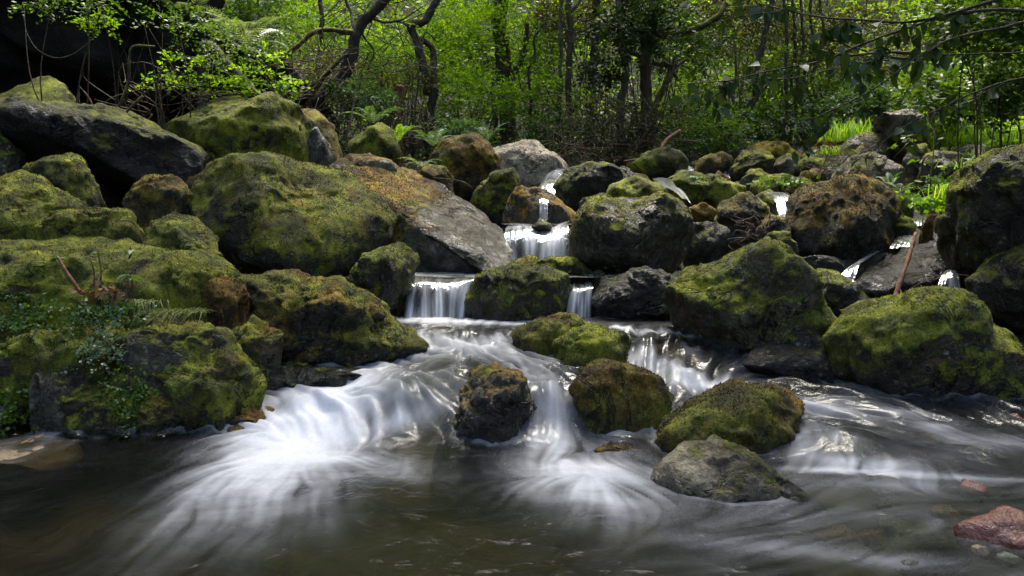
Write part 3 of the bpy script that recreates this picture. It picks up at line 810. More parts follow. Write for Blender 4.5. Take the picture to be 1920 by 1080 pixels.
rock('large hump backed moss boulder behind the long black boulder', 9.3, [(300,250),(350,213),(400,196),(450,188),(510,191),(555,204),(580,235),(587,270),(580,310),(540,330),(440,330),(385,330),(330,300)], seed=6, sub=6, lean=.12, amp=.045, moss=.28, rust=.28, tone=.6, lichen=.1)
rock('rusty moss boulder at the right shoulder of the hump backed one', 9.9, [(552,203),(590,208),(617,235),(633,260),(645,290),(600,310),(565,285)], seed=7, sub=4, lean=.2, moss=.2, rust=.45, tone=.8)
rock('small upright bare grey boulder under the rusty moss shoulder', 9.0, [(584,258),(598,250),(612,262),(622,285),(621,312),(600,322),(584,310),(580,285)], seed=8, sub=4, planes=9, moss=-.35, tone=1.1, lichen=.8)
rock('wedge shaped olive boulder with a flat mossy top on the left bank', 7.0, [(38,325),(80,307),(125,294),(150,305),(175,330),(193,362),(190,395),(172,412),(120,415),(60,385),(42,350)], seed=9, lean=.0, planes=8, p=14, moss=.1, rust=.25, tone=.75)
rock('rounded brown and olive boulder left of the huge moss boulder', 6.9, [(233,380),(255,346),(290,333),(315,332),(345,345),(358,366),(357,402),(340,428),(280,432),(242,412)], seed=10, lean=.1, moss=.1, rust=.5, tone=1.0)
rock('huge dome shaped moss boulder in the left middle of the picture', 7.3, [(360,345),(385,329),(420,310),(470,296),(510,296),(560,308),(620,330),(680,355),(725,380),(743,405),(737,440),(702,490),(662,520),(600,530),(540,524),(470,502),(420,462),(385,432),(362,402),(355,370)], seed=11, sub=6, T=.78, lean=.08, amp=.035, planes=10, p=10, moss=.1, rust=.35, mtone=.85, tone=.6, lichen=.15, cuts=1)
hull_rock('long sloping slab with golden moss above bare wet grey stone', [(615,330,7.9),(700,372,7.55),(770,425,7.3),(850,472,7.05),(905,488,6.95),(948,496,6.95),(690,296,9.0),(760,312,9.0),(830,345,8.9),(900,398,8.6),(955,450,8.0),(962,480,7.6),
          (660,470,7.5),(760,545,7.4),(880,540,7.15),(950,520,7.1),(700,440,9.0),(940,500,8.6)], seed=12, amp=.015, moss=.1, gx=-1.1, x0=-1.05, rust=.55, tone=2.0, wet=.85, pink=.1, lichen=.25)
rock('low pinkish brown rock at the upper end of the sloping slab', 8.7, [(598,322),(640,300),(690,285),(722,298),(745,318),(700,340),(640,348)], seed=13, sub=4, lean=.5, moss=.0, rust=.6, tone=1.5, lichen=.5, tan=.4)
rock('rounded moss boulder beside ferns above the sloping slab', 10.5, [(662,270),(690,241),(715,233),(735,245),(746,275),(752,305),(720,320),(680,318),(658,295)], seed=14, sub=4, moss=.22, rust=.2)
rock('rusty topped boulder with a black front near the centre of the far bank', 9.9, [(808,305),(840,276),(885,262),(915,270),(935,300),(942,325),(915,350),(870,368),(840,355),(812,330)], seed=15, lean=-.05, amp=.04, moss=.2, rust=.55, tone=.7, lichen=.4)
rock('small moss stone nestled above the sloping slab', 9.0, [(772,330),(800,313),(830,315),(849,330),(848,356),(800,358)], seed=16, sub=4, moss=.15, rust=.45, tone=.8)
rock('pale tan bare boulder beside the upper chute', 10.7, [(922,275),(950,268),(1000,268),(1030,279),(1052,300),(1062,318),(1045,340),(985,352),(940,338),(920,305)], seed=17, lean=.25, moss=-.35, tone=1.7, lichen=.5, wet=0, tan=.8)
rock('moss capped block under the pale tan boulder', 9.3, [(880,378),(905,345),(930,325),(962,316),(970,332),(967,362),(948,390),(900,402)], seed=18, planes=8, moss=.2, rust=.35, tone=.8)
rock('tilted brown boulder with a wet right side above the curtain fall', 8.95, [(940,405),(955,370),(976,349),(1010,357),(1042,375),(1072,396),(1080,422),(1010,432),(948,430)], seed=19, sub=5, planes=8, moss=.0, rust=.65, wet=.5, tone=1.0)
rock('small wet stone breaking the top of the curtain fall', 8.35, [(995,422),(1018,415),(1036,420),(1033,434),(1005,436)], seed=20, sub=3, name='stone', cat='stone', base=False, moss=-.1, wet=.8, tone=.7)
rock('dark flat topped wet boulder between the two upper chutes', 9.7, [(1034,355),(1060,321),(1095,308),(1142,308),(1168,322),(1185,342),(1155,378),(1110,395),(1060,392),(1034,376)], seed=21, planes=9, p=12, lean=.1, moss=-.02, rust=.2, wet=.6, tone=.4)
rock('flat wet rock shelf reaching right from the dark flat topped boulder', 10.1, [(1138,315),(1165,313),(1195,325),(1200,342),(1150,345)], seed=22, sub=4, lean=.4, moss=-.3, wet=.9, tone=.6)
rock('olive moss cap rock perched behind the lichen spotted boulder', 8.8, [(1132,375),(1150,350),(1185,335),(1217,340),(1242,356),(1250,375),(1200,388),(1150,388)], seed=23, sub=5, lean=.2, moss=.35, rust=.1, tone=.7)
rock('big smooth boulder spotted with pale lichen right of the curtain fall', 7.35, [(1066,445),(1075,410),(1100,378),(1135,370),(1195,379),(1240,366),(1272,371),(1297,395),(1302,430),(1287,472),(1265,495),(1220,522),(1160,526),(1090,515),(1064,485)], seed=24, sub=6, T=.62, lean=-.12, amp=.035, planes=9, moss=-.06, rust=.35, tone=1.0, lichen=1.0, cuts=1)
rock('twin lobed boulder with a grass tuft behind the lichen spotted one', 9.6, [(1258,350),(1285,332),(1310,325),(1345,335),(1387,350),(1402,368),(1375,392),(1310,396),(1268,378)], seed=25, amp=.10, moss=.25, rust=.15, tone=.6, wet=.4)
rock('black fronted boulder with a bright moss top on the far bank', 11.2, [(1186,305),(1215,286),(1250,280),(1280,290),(1290,312),(1245,330),(1192,326)], seed=26, sub=4, moss=.25, rust=.1, tone=.5)
rock('round boulder right of the tiny waterfall in the far rocks', 11.2, [(1298,315),(1320,296),(1350,288),(1377,296),(1374,318),(1345,332),(1303,330)], seed=27, sub=4, moss=.15, rust=.5, tone=.9)
rock('wet grey stone below the tiny waterfall', 10.0, [(1250,335),(1272,324),(1300,325),(1312,338),(1290,352),(1255,350)], seed=127, sub=4, name='stone', cat='stone', moss=-.05, wet=.6, tone=1.0)
rock('broad grey boulder right of the tiny straight waterfall', 11.1, [(1366,320),(1395,286),(1430,279),(1446,300),(1450,330),(1405,345),(1368,340)], seed=28, planes=8, moss=.05, rust=.3, tone=1.4, tan=.4)
rock('sunlit golden moss mound at the edge of the wood', 12.6, [(1400,284),(1440,266),(1476,274),(1505,292),(1490,310),(1420,306)], seed=29, sub=4, lean=.4, moss=.4, rust=.5, mtone=1.7)  # sunlight put into a brighter moss tone
rock('smooth grey boulder before the pale ledge', 11.1, [(1446,312),(1472,292),(1500,293),(1508,315),(1500,336),(1460,334)], seed=30, sub=4, moss=-.1, tone=1.3, tan=.4)
rock('pale sunlit ledge rock at the edge of the wood', 12.6, [(1478,290),(1520,277),(1562,286),(1566,312),(1510,318)], seed=31, sub=4, lean=.5, moss=-.15, rust=.6, tone=2.2, tan=.8)
rock('small golden boulder half hidden in bright grass', 13.0, [(1522,280),(1550,260),(1578,263),(1582,288),(1540,294)], seed=32, sub=4, lean=.4, moss=.1, rust=.7, tone=1.8, mtone=1.7, tan=.6)  # raised moss tone stands in for sun on the boulder
rock('low dark boulder with a pale face under the big square one', 10.4, [(1570,300),(1590,262),(1630,250),(1662,260),(1668,295),(1635,312),(1578,318)], seed=33, sub=4, planes=8, moss=-.02, rust=.4, tone=.9, lichen=.8, tan=.4)
rock('big blocky boulder with a pale top and black underside on the right bank', 10.5, [(1633,222),(1650,214),(1690,212),(1722,222),(1742,250),(1744,280),(1722,312),(1690,318),(1652,288),(1632,255)], seed=34, planes=8, p=14, lean=-.45, moss=-.22, rust=.4, tone=1.4, lichen=.5, tan=.35)
rock('pale pointed boulder below the big blocky one', 9.5, [(1556,332),(1595,296),(1630,288),(1660,297),(1686,315),(1694,335),(1640,352),(1580,348)], seed=35, lean=.15, planes=8, moss=-.1, rust=.4, tone=1.9, tan=.5)
rock('dark upright boulder at the right foot of the big blocky one', 9.8, [(1692,300),(1710,275),(1735,274),(1748,300),(1735,328),(1700,328)], seed=36, sub=4, planes=8, moss=-.05, tone=.8)
rock('grey sunlit boulder behind the long bladed grass', 9.6, [(1733,305),(1760,285),(1800,289),(1815,312),(1785,338),(1742,334)], seed=37, sub=4, moss=-.1, tone=1.5, tan=.4)
rock('pale flat rock under the sunlit grass on the right bank', 10.4, [(1780,290),(1825,272),(1870,278),(1900,290),(1880,312),(1810,310)], seed=38, sub=4, lean=.4, moss=-.2, tone=1.9, tan=.6)
rock('flat boulder overgrown with small green plants', 9.8, [(1408,350),(1440,331),(1480,331),(1514,345),(1508,372),(1450,378),(1412,370)], seed=39, sub=4, lean=.45, moss=.1, rust=.1, tone=1.4)
rock('olive boulder left of the plant covered flat one', 10.3, [(1380,350),(1408,320),(1440,321),(1448,342),(1405,360)], seed=40, sub=4, moss=.08, tone=.9)
rock('upright angular boulder left of the small white waterfall', 8.3, [(1334,412),(1355,385),(1385,366),(1412,371),(1440,388),(1448,404),(1425,445),(1392,472),(1350,466),(1333,438)], seed=41, planes=8, p=14, moss=.0, rust=.4, tone=.75)
rock('mossy wedge against the small white waterfall', 8.65, [(1398,380),(1430,363),(1448,374),(1458,404),(1440,412),(1405,402)], seed=42, sub=4, planes=8, moss=.18, rust=.1, tone=.8)
rock('little stone with an orange moss cap beside the lichen spotted boulder', 7.9, [(1295,392),(1315,385),(1334,395),(1332,414),(1303,416)], seed=43, sub=4, base=False, moss=.4, rust=.95)
rock('dark filler boulder for the black gap below the orange capped stone', 8.1, [(1282,425),(1300,408),(1335,408),(1355,430),(1352,480),(1310,500),(1280,480)], seed=143, sub=4, moss=-.1, tone=.5)  # added dark body stands in for the shade of an open gap
rock('brown pointed rock with dead roots in front of the small waterfall', 7.8, [(1416,430),(1445,402),(1470,410),(1488,437),(1475,456),(1428,452)], seed=44, sub=4, planes=8, moss=-.05, rust=.5)
rock('little dark mossy stone behind the tip of the pyramid boulder', 7.3, [(1422,460),(1450,438),(1476,440),(1490,460),(1470,480),(1430,478)], seed=45, sub=4, moss=.02, tone=.6)
rock('big dark brown boulder with moss on its back, right of centre', 7.9, [(1480,425),(1500,380),(1530,350),(1580,333),(1627,345),(1657,370),(1674,410),(1672,452),(1642,485),(1590,497),(1520,487),(1483,460)], seed=46, sub=6, T=.62, lean=-.08, amp=.05, moss=.05, mtone=.6, rust=.55, tone=.55, cuts=1)
rock('little bright moss stone behind the big dark brown boulder', 8.3, [(1648,375),(1680,364),(1708,385),(1710,406),(1670,408)], seed=47, sub=4, moss=.4, rust=0.0)
rock('small wet moss stone left of the glinting stream steps', 7.7, [(1666,415),(1700,404),(1714,425),(1710,450),(1670,452)], seed=48, sub=4, moss=.05, wet=.5, tone=.6)
rock('golden brown stone right of the glinting stream steps', 7.6, [(1730,432),(1745,410),(1772,405),(1785,425),(1775,450),(1740,450)], seed=49, sub=4, moss=.25, rust=.7)
rock('yellow moss stone above the grey topped boulder', 7.9, [(1790,400),(1812,383),(1838,380),(1850,398),(1830,412),(1798,412)], seed=50, sub=4, moss=.3, rust=.75, tone=1.2)
rock('huge dark boulder cut by the right picture edge', 6.2, [(1818,355),(1845,312),(1890,290),(1950,280),(2000,300),(2010,380),(1980,460),(1915,455),(1855,420),(1824,390)], seed=51, sub=6, T=.55, lean=-.15, moss=.05, rust=.2, tone=.5)
rock('grey topped leaning boulder with a pale foot on the right bank', 6.7, [(1755,408),(1775,394),(1810,392),(1838,405),(1860,430),(1880,468),(1878,498),(1850,522),(1815,515),(1790,495),(1772,455)], seed=52, lean=-.25, planes=9, moss=.0, rust=.25, tone=1.2, lichen=.4, tan=.2)
rock('dark boulder at the right picture edge below the fan waterfall', 5.95, [(1842,530),(1870,482),(1920,455),(2000,470),(2010,620),(1915,640),(1852,585)], seed=53, T=.42, lean=-.25, moss=-.08, tone=.45)
hull_rock('glistening wet slab under the leaning stick', [(1598,535,6.75),(1625,500,7.1),(1700,462,7.4),(1765,450,7.4),(1790,470,7.1),(1792,520,6.7),(1720,530,6.45),(1660,545,6.5),(1640,560,6.6),(1600,600,6.9),(1790,600,6.9),(1680,600,6.7),(1780,560,7.4)], seed=54, amp=.03, freq=5, bev=.03, moss=-.35, wet=1.0, tone=.7)
rock('wet moss rock between the pyramid boulder and the wet slab', 6.65, [(1478,525),(1510,511),(1560,515),(1602,535),(1632,560),(1645,590),(1570,605),(1500,575)], seed=55, lean=.3, moss=.02, wet=.7, tone=.7)
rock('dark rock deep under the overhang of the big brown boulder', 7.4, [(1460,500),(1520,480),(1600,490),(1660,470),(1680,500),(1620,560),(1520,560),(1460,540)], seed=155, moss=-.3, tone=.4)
rock('large pyramid shaped boulder with moss streaks beside the stream', 5.65, [(1243,550),(1290,520),(1350,490),(1420,457),(1450,478),(1475,510),(1520,550),(1562,590),(1568,640),(1530,690),(1455,704),(1400,690),(1350,660),(1300,625),(1250,600)], seed=56, sub=6, T=.55, lean=-.15, planes=9, p=12, amp=.045, moss=.08, rust=.15, tone=1.4, lichen=.7, pink=.9)
rock('large mottled moss boulder filling the right bank by the stream', 5.0, [(1560,625),(1600,590),(1650,561),(1720,561),(1780,571),(1832,600),(1882,625),(1918,660),(1922,725),(1890,762),(1780,775),(1680,765),(1605,728),(1560,685)], seed=57, sub=6, T=.5, lean=-.02, amp=.05, planes=9, moss=.1, rust=.12, tone=1.5, lichen=.6, pink=.9)
rock('black shadowed rock low between pyramid boulder and mottled boulder', 5.2, [(1370,690),(1450,640),(1560,640),(1660,690),(1670,755),(1540,745),(1430,722)], seed=58, T=.3, moss=-.3, tone=.2, wet=.3)  # black shade of the undercut put into the low tone
rock('dark moss boulder standing between the two middle waterfalls', 6.55, [(866,555),(898,516),(960,500),(1020,501),(1060,520),(1072,552),(1066,586),(1000,606),(920,603),(872,585)], seed=59, sub=6, T=.36, amp=.045, moss=.05, mtone=.75, rust=.3, wet=.35, tone=.75)
rock('dark wet boulder tucked behind the middle one', 7.05, [(998,498),(1040,487),(1080,489),(1112,510),(1110,545),(1060,545),(1010,530)], seed=60, sub=5, moss=.0, rust=.2, wet=.6, tone=.6)
rock('little grey stone above the narrow waterfall', 6.75, [(1110,525),(1122,514),(1138,518),(1138,532),(1115,535)], seed=160, sub=3, name='stone', cat='stone', moss=-.2, tone=1.0)
rock('black rounded boulder right of the narrow waterfall', 6.55, [(1102,565),(1130,526),(1180,512),(1242,512),(1285,530),(1300,580),(1270,620),(1180,616),(1108,605)], seed=61, sub=6, T=.4, moss=-.12, mtone=.6, rust=.25, wet=.5, tone=.32)
rock('egg shaped boulder leaning left of the wide short waterfall', 6.55, [(652,525),(680,486),(720,466),(755,461),(775,480),(777,522),(757,572),(730,594),(690,578),(658,548)], seed=62, T=.34, lean=-.1, planes=8, moss=.05, rust=.1, tone=.9, lichen=.4, cuts=1)
# --- rocks standing in the stream
rock('rusty green moss rock in midstream, behind its brighter twin', 5.5, [(952,655),(975,620),(1020,602),(1070,596),(1115,612),(1100,650),(1040,678),(970,670)], seed=63, T=.22, lean=.25, moss=.25, rust=.45, tone=.8, wet=.3, cuts=1, mtone=.7)
rock('bright green shaggy moss rock in midstream', 5.22, [(1036,680),(1050,640),(1098,616),(1150,624),(1170,650),(1158,682),(1095,706),(1050,698)], seed=64, T=.2, lean=.1, amp=.08, freq=3, moss=.38, rust=-.1, tone=1.0, wet=.3, cuts=0)
rock('reddish brown moss boulder between two chutes in the stream', 4.5, [(1066,768),(1085,710),(1120,686),(1180,690),(1230,713),(1254,740),(1236,782),(1185,812),(1110,824),(1074,800)], seed=65, sub=6, T=.26, lean=.15, moss=.3, rust=.5, mtone=.62, tone=.6, wet=.4)
rock('black wet rock with a crinkled top where the rapids split', 4.35, [(812,838),(832,800),(856,768),(866,738),(890,706),(940,693),(985,712),(996,755),(986,795),(992,832),(955,862),(860,864)], seed=66, sub=6, T=.26, lean=.22, amp=.09, freq=3.6, ridge=.8, moss=-.1, gx=-.0, rust=.6, wet=1.0, tone=.75)
rock('broad rusty moss boulder standing in the right rapids', 4.1, [(1210,845),(1250,790),(1320,755),(1400,731),(1452,740),(1497,776),(1492,815),(1455,872),(1400,885),(1280,880),(1220,870)], seed=68, sub=6, T=.3, lean=.12, moss=.3, rust=.42, mtone=.66, tone=.6, wet=.35, cuts=1)
rock('low half submerged stone between the two rusty moss boulders', 4.0, [(1110,845),(1150,835),(1190,838),(1215,855),(1170,868),(1120,862)], seed=168, sub=4, lean=.3, name='stone', cat='stone', moss=.0, rust=.6, wet=.8, tone=.9, base=False)
rock('pale topped round boulder nearest the camera in the pool', 3.45, [(1230,915),(1255,870),(1300,847),(1350,842),(1400,852),(1440,885),(1462,918),(1445,950),(1360,962),(1280,950)], seed=69, sub=6, T=.2, lean=.1, amp=.025, planes=7, p=7, moss=-.12, rust=.0, tone=2.3, lichen=.3, wet=.0, pink=.1, tan=.25, cuts=0)
rock('black wet stone touching the pale topped boulder', 3.3, [(1452,935),(1480,922),(1530,940),(1550,962),(1510,978),(1460,970)], seed=70, sub=4, name='stone', cat='stone', lean=.5, T=.1, moss=-.4, wet=1.0, tone=.5, base=False)
def stone(label, D, outline, seed, col, wet=1.0, sub=4, **k):
    o = rock(label, D, outline, seed=seed, sub=sub, name='stone', cat='stone', base=False, moss=-.9, wet=wet, **k)
    return o
M_RED = None
def pebble_material(name, c0, c1, rough=0.22):
    t = NT(name); co = t.position()
    n = t.noise(co, 12, 5, 0.65); n2 = t.noise(co, 70, 3, 0.7)
    b = t.n('ShaderNodeBsdfPrincipled'); t.l(t.ramp(t.math('ADD', t.math('MULTIPLY', n, .7), t.math('MULTIPLY', n2, .3)), [(0.35, c0), (0.65, c1)]), b.inputs['Base Color'])
    t.l(t.smooth(n2, .35, .65, rough, rough + .3), b.inputs['Roughness']); t.l(t.bump(t.math('ADD', n, t.math('MULTIPLY', n2, .5)), .6, .03), b.inputs['Normal'])
    return t.done(b.outputs[0])
M_PRED = pebble_material('wet_red_stone', (0.055, 0.015, 0.008), (0.18, 0.058, 0.030), .12)
M_PORANGE = pebble_material('orange_stone', (0.16, 0.07, 0.015), (0.36, 0.20, 0.06))
M_PTAN = pebble_material('tan_stone', (0.10, 0.07, 0.035), (0.24, 0.17, 0.09))
M_PGREY = pebble_material('dark_wet_stone', (0.012, 0.012, 0.011), (0.06, 0.058, 0.052))
M_PGREEN = pebble_material('green_stone', (0.035, 0.045, 0.025), (0.10, 0.12, 0.07))
def pebble(label, D, cx, cy, w, h, mat, seed, T=None, group=None, lean=.4, name='stone', amp=.06):
    th = np.linspace(0, 2 * math.pi, 14, endpoint=False)
    r = np.random.default_rng(seed)
    k = 1 + r.uniform(-.12, .12, 14)
    o = rock(label, D, [(cx + w * k[i] * math.cos(a), cy - h * k[i] * math.sin(a)) for i, a in enumerate(th)], T=T or w / FPX * D * .7, lean=lean, seed=seed, sub=4, name=name, cat='stone', group=group, base=False, amp=amp, moss=-.9)
    o.data.materials.clear(); o.data.materials.append(mat)
    return o
pebble('wet reddish stone at the right picture edge', 2.86, 1888, 1004, 104, 42, M_PRED, 71, T=.11, lean=.2, amp=.05)
pebble('orange pebble just under the water left of the reddish stone', 3.25, 1776, 968, 30, 16, M_PORANGE, 72)
pebble('tan pebble drowned in the near right riffle', 3.0, 1570, 1012, 46, 22, M_PTAN, 73)
pebble('large green grey stone drowned in front of the reddish stone', 2.95, 1725, 1030, 68, 40, M_PGREEN, 74)
pebble('small red stone breaking the riffle near the right edge', 3.3, 1828, 922, 26, 13, M_PRED, 75)
pebble('drowned red stone behind the green grey one', 3.1, 1640, 1010, 30, 14, M_PRED, 76)
pebble('brown stone awash right of the pale topped boulder', 3.62, 1500, 896, 36, 13, M_PTAN, 77)
pebble('black flat stone with a red end in the right riffle', 4.08, 1680, 818, 42, 10, M_PGREY, 78, lean=.2)
pebble('rounded stone drowned under the sliding water of the right riffle', 3.92, 1592, 862, 78, 42, M_PGREEN, 88, T=.16, lean=.3)
pebble('brown red pebble below the black flat stone', 3.85, 1728, 852, 20, 9, M_PRED, 79)
for i, (cx, cy, w, h, m, lab) in enumerate(((1848,783,17,10,M_PGREY,'black wet stone, leftmost of the cluster by the right edge'), (1872,792,24,16,M_PGREY,'black wedge stone, largest of the cluster by the right edge'),
                                           (1902,788,16,13,M_PRED,'reddish stone in the cluster by the right edge'), (1925,800,22,12,M_PGREY,'dark stone of the cluster cut by the right edge'))):
    pebble(lab, 4.38 - .03 * i, cx, cy, w, h, m, 80 + i, lean=.1)
pebble('low dark stone awash at the foot of the black shadowed rock', 5.0, 1405, 728, 45, 8, M_PGREY, 84)
pebble('small dark stone at the water line below the mottled boulder', 4.8, 1600, 742, 40, 9, M_PGREY, 85)
pebble('big brown flat stone drowned at the left picture edge', 4.05, 45, 862, 105, 26, M_PTAN, 86, T=.3)
pebble('flat brown rock ledge in the shade under the pyramid boulder', 5.5, 1285, 668, 75, 20, M_PTAN, 87, T=.3)
_rr = np.random.default_rng(91)
NAMED0 = [n for n in NAMED if n[1] > .06]; _tk = set()
for i in range(18):
    px_ = _rr.uniform(1480, 1915); py_ = _rr.uniform(800, 1060); w_ = _rr.uniform(14, 32)
    q = PZ(px_, py_, float(_rr.uniform(-.045, .0)))
    pebble(beside(q[0], q[1], 0, _tk, ('dark', 'tan', 'black', 'greenish')[i % 4] + ' wet pebble'), q[1], px_, py_, w_, w_ * .45, (M_PGREY, M_PTAN, M_PGREY, M_PGREEN)[i % 4], 500 + i, group='small stones awash in the right riffle')
# --- near left bank
rock('moss covered bank rock at the left edge, below the dark boulders', 6.25, [(-60,345),(0,335),(40,345),(90,355),(140,384),(172,412),(170,455),(60,480),(-60,480)], seed=90, sub=6, strata=0.0, lean=.5, amp=.06, freq=3, moss=.28, rust=.2, tone=1.1, lichen=.4)
rock('long moss ledge of the left bank below the wedge shaped boulder', 5.95, [(60,425),(100,400),(200,396),(240,410),(270,452),(280,480),(180,490),(90,480)], seed=91, sub=6, strata=0.0, lean=.3, amp=.06, freq=3, moss=.28, rust=.25, tone=.9)
rock('sloping moss ledge running down to the black hollow', 5.95, [(262,430),(310,410),(345,424),(390,460),(425,500),(455,535),(400,560),(320,530),(265,480)], seed=92, sub=6, strata=0.0, lean=.45, amp=.06, freq=3, moss=.22, rust=.3, tone=1.0, lichen=.4)
rock('broad moss terrace carrying the grass and the seedlings', 5.45, [(-80,470),(0,462),(100,458),(200,468),(300,474),(380,488),(432,520),(445,590),(400,640),(200,665),(0,670),(-80,650)], seed=93, sub=6, strata=0.0, T=.75, lean=.6, amp=.05, freq=4, moss=.25, rust=.3, tone=.9, lichen=.3)
rock('rough dark bank rock dropping into the pool', 4.88, [(-80,660),(0,650),(80,640),(200,622),(330,608),(400,618),(470,645),(522,700),(500,765),(430,800),(300,830),(100,840),(-80,840)], seed=94, sub=6, strata=0.0, T=.5, lean=.05, amp=.09, freq=4.5, ridge=.8, moss=.02, rust=.25, tone=1.7, lichen=.4, wet=.45)
rock('moss topped rock with a wet black hollow beside the rapids', 5.45, [(425,570),(468,522),(530,514),(570,532),(625,528),(680,555),(735,605),(785,652),(770,672),(690,690),(620,715),(560,735),(515,690),(445,620)], seed=95, sub=6, strata=0.0, T=.42, lean=.1, amp=.07, freq=3.6, ridge=.6, moss=.12, rust=.45, tone=.9, wet=.6)
rock('low rusty rock sloping into the white splash', 4.5, [(320,815),(370,782),(440,765),(505,775),(530,815),(420,835)], seed=96, T=.2, lean=.4, amp=.07, freq=4, moss=.05, rust=.9, wet=.7, tone=.8)
rock('dark rock under the moss topped one, at the edge of the splash', 5.0, [(470,700),(540,690),(640,690),(690,700),(640,740),(560,760),(480,770)], seed=97, T=.25, amp=.09, freq=4, moss=-.2, wet=.8, tone=.5)
_rb = np.random.default_rng(77)
for i, (lab, D, cx, cy, w, h, mo, ru) in enumerate([('flat moss cushioned rock at the back of the terrace', 5.35, 60, 505, 75, 38, 0.35, 0.2),
    ('moss rock right of the seedlings', 5.05, 345, 540, 62, 42, 0.3, 0.3),
    ('rusty moss rock at the right end of the terrace', 5.05, 415, 575, 48, 52, 0.2, 0.6),
    ('moss hump at the left edge above the creeper', 4.9, 40, 560, 70, 36, 0.3, 0.2),
    ('long mossy bank stone under the pale creeper', 4.6, 110, 668, 110, 38, 0.15, 0.35),
    ('bare grey brown ledge stone under the drooping grass', 4.62, 330, 650, 105, 40, -0.2, 0.4),
    ('mossy block low on the bank in front of the ledge stone', 4.5, 390, 725, 78, 52, 0.02, 0.3),
    ('pale grey stone low on the left bank', 4.45, 115, 715, 62, 38, -0.35, 0.2),
    ('dark rough stone at the water line below the pale grey one', 4.38, 190, 775, 85, 36, -0.15, 0.3),
    ('small dark stone at the water line near the rusty rock', 4.36, 300, 785, 60, 32, -0.1, 0.5),
    ('angular grey stone beside the black hollow', 4.95, 480, 650, 45, 45, -0.15, 0.4)]):
    th = np.linspace(0, 2 * math.pi, 14, endpoint=False); k = 1 + _rb.uniform(-.16, .16, 14)
    rock(lab, D, [(cx + w * k[j] * math.cos(q), cy - h * k[j] * math.sin(q)) for j, q in enumerate(th)], seed=400 + i, sub=5, planes=8, p=14, lean=.3, amp=.12, freq=3.6, ridge=.9, moss=mo + .18, rust=ru, tone=1.3, lichen=.3, name='bank_stone', cat='rock')
# --- stones filling the gaps between the boulders
_r = np.random.default_rng(5); NAMED0 = [n for n in NAMED if n[1] > .14]; _taken = set()
GAP = 'small mossy stones in the gaps between the boulders'
for i in range(120):
    x = _r.uniform(-4.5, 5.5) if i < 46 else _r.uniform(.8, 6.0); y = _r.uniform(7.0, 13.0) if i < 46 else _r.uniform(8.6, 12.8)
    if abs(x) > 0.62 * y: continue
    s = _r.uniform(.10, .24)
    z = G1(x, y) + s * .2
    th = np.linspace(0, 2 * math.pi, 12, endpoint=False); k = 1 + _r.uniform(-.2, .2, 12)
    v = np.array([[x + s * k[j] * math.cos(a), y, z + s * .75 * k[j] * math.sin(a)] for j, a in enumerate(th)])
    px, py = proj(v)
    mo, ru, to = _r.uniform(-.2, .3), _r.uniform(.1, .6), _r.uniform(.5, 1.1)
    head = ('tiny ' if s < .13 else 'small ' if s < .19 else 'middling ') + ('rusty moss' if mo > .08 and ru > .38 else 'green moss' if mo > .08 else 'dark bare' if to < .75 else 'grey bare') + ' stone'
    rock(beside(x, y, z, _taken, head), y, list(zip(px, py)), seed=200 + i, sub=3, name='stone', cat='stone', group=GAP, moss=mo, rust=ru, tone=to)

# gravel and fallen leaves caught between the boulders
def gravel():
    r = np.random.default_rng(61); d, f = ico(1); Vs = []; Fs = []
    n = 900
    y = r.uniform(6.6, 12.5, n); x = r.uniform(-.62, .62, n) * y; z = G(x, y)
    for i in range(n):
        s = r.uniform(.02, .07); q = d * s * r.uniform(.6, 1.3, 3) * (1 + .25 * r.normal(size=(len(d), 1)))
        Vs.append(q + [x[i], y[i], z[i] + s * .2]); Fs.append(f + i * len(d))
    o = link('gravel', mesh_from('gravel', np.concatenate(Vs), np.concatenate(Fs)), M_ROCK)
    for k, v in {**PROPS, 'moss': 0.0, 'tone': 1.1}.items(): o[k] = float(v)
    tag(o, 'loose gravel lying between the boulders', 'gravel', kind='stuff')
gravel()
make_water(SHORE)
# ------------------------------------------------------------------ foliage builders
def unit(v): return v / (np.linalg.norm(v, axis=-1, keepdims=True) + 1e-9)
def sprays(p, d, r, per=9, leaf=0.07, length=0.35, aspect=0.5, flat=0.35, droop=0.25):
    """leafy twigs: p spray bases, d directions; returns quads"""
    n = len(p)
    up = np.tile([0, 0, 1.0], (n, 1)) + r.normal(size=(n, 3)) * flat
    d = unit(d); side = unit(np.cross(d, up)); nor = np.cross(side, d)
    t = (np.arange(per) + 0.5) / per
    sg = np.where(np.arange(per) % 2, 1.0, -1.0)
    L = length * r.uniform(.6, 1.25, (n, 1))
    base = p[:, None] + d[:, None] * (t * 1.0)[None, :, None] * L[..., None] - np.array([0, 0, 1.0]) * (droop * (t ** 2)[None, :, None] * L[..., None])
    ld = unit(d[:, None] * r.uniform(.2, 1.0, (n, per, 1)) + side[:, None] * (sg[None, :, None] * r.uniform(.5, 1.1, (n, per, 1))) + r.normal(size=(n, per, 3)) * .3)
    ln = unit(nor[:, None] + r.normal(size=(n, per, 3)) * .45)
    lw = unit(np.cross(ld, ln))
    s = leaf * r.uniform(.55, 1.3, (n, per, 1))
    a = base; tip = base + ld * s
    m = base + ld * s * .45
    q = np.stack([a, m + lw * s * aspect * .5, tip, m - lw * s * aspect * .5], 2).reshape(-1, 3)
    return q, np.arange(len(q)).reshape(-1, 4)
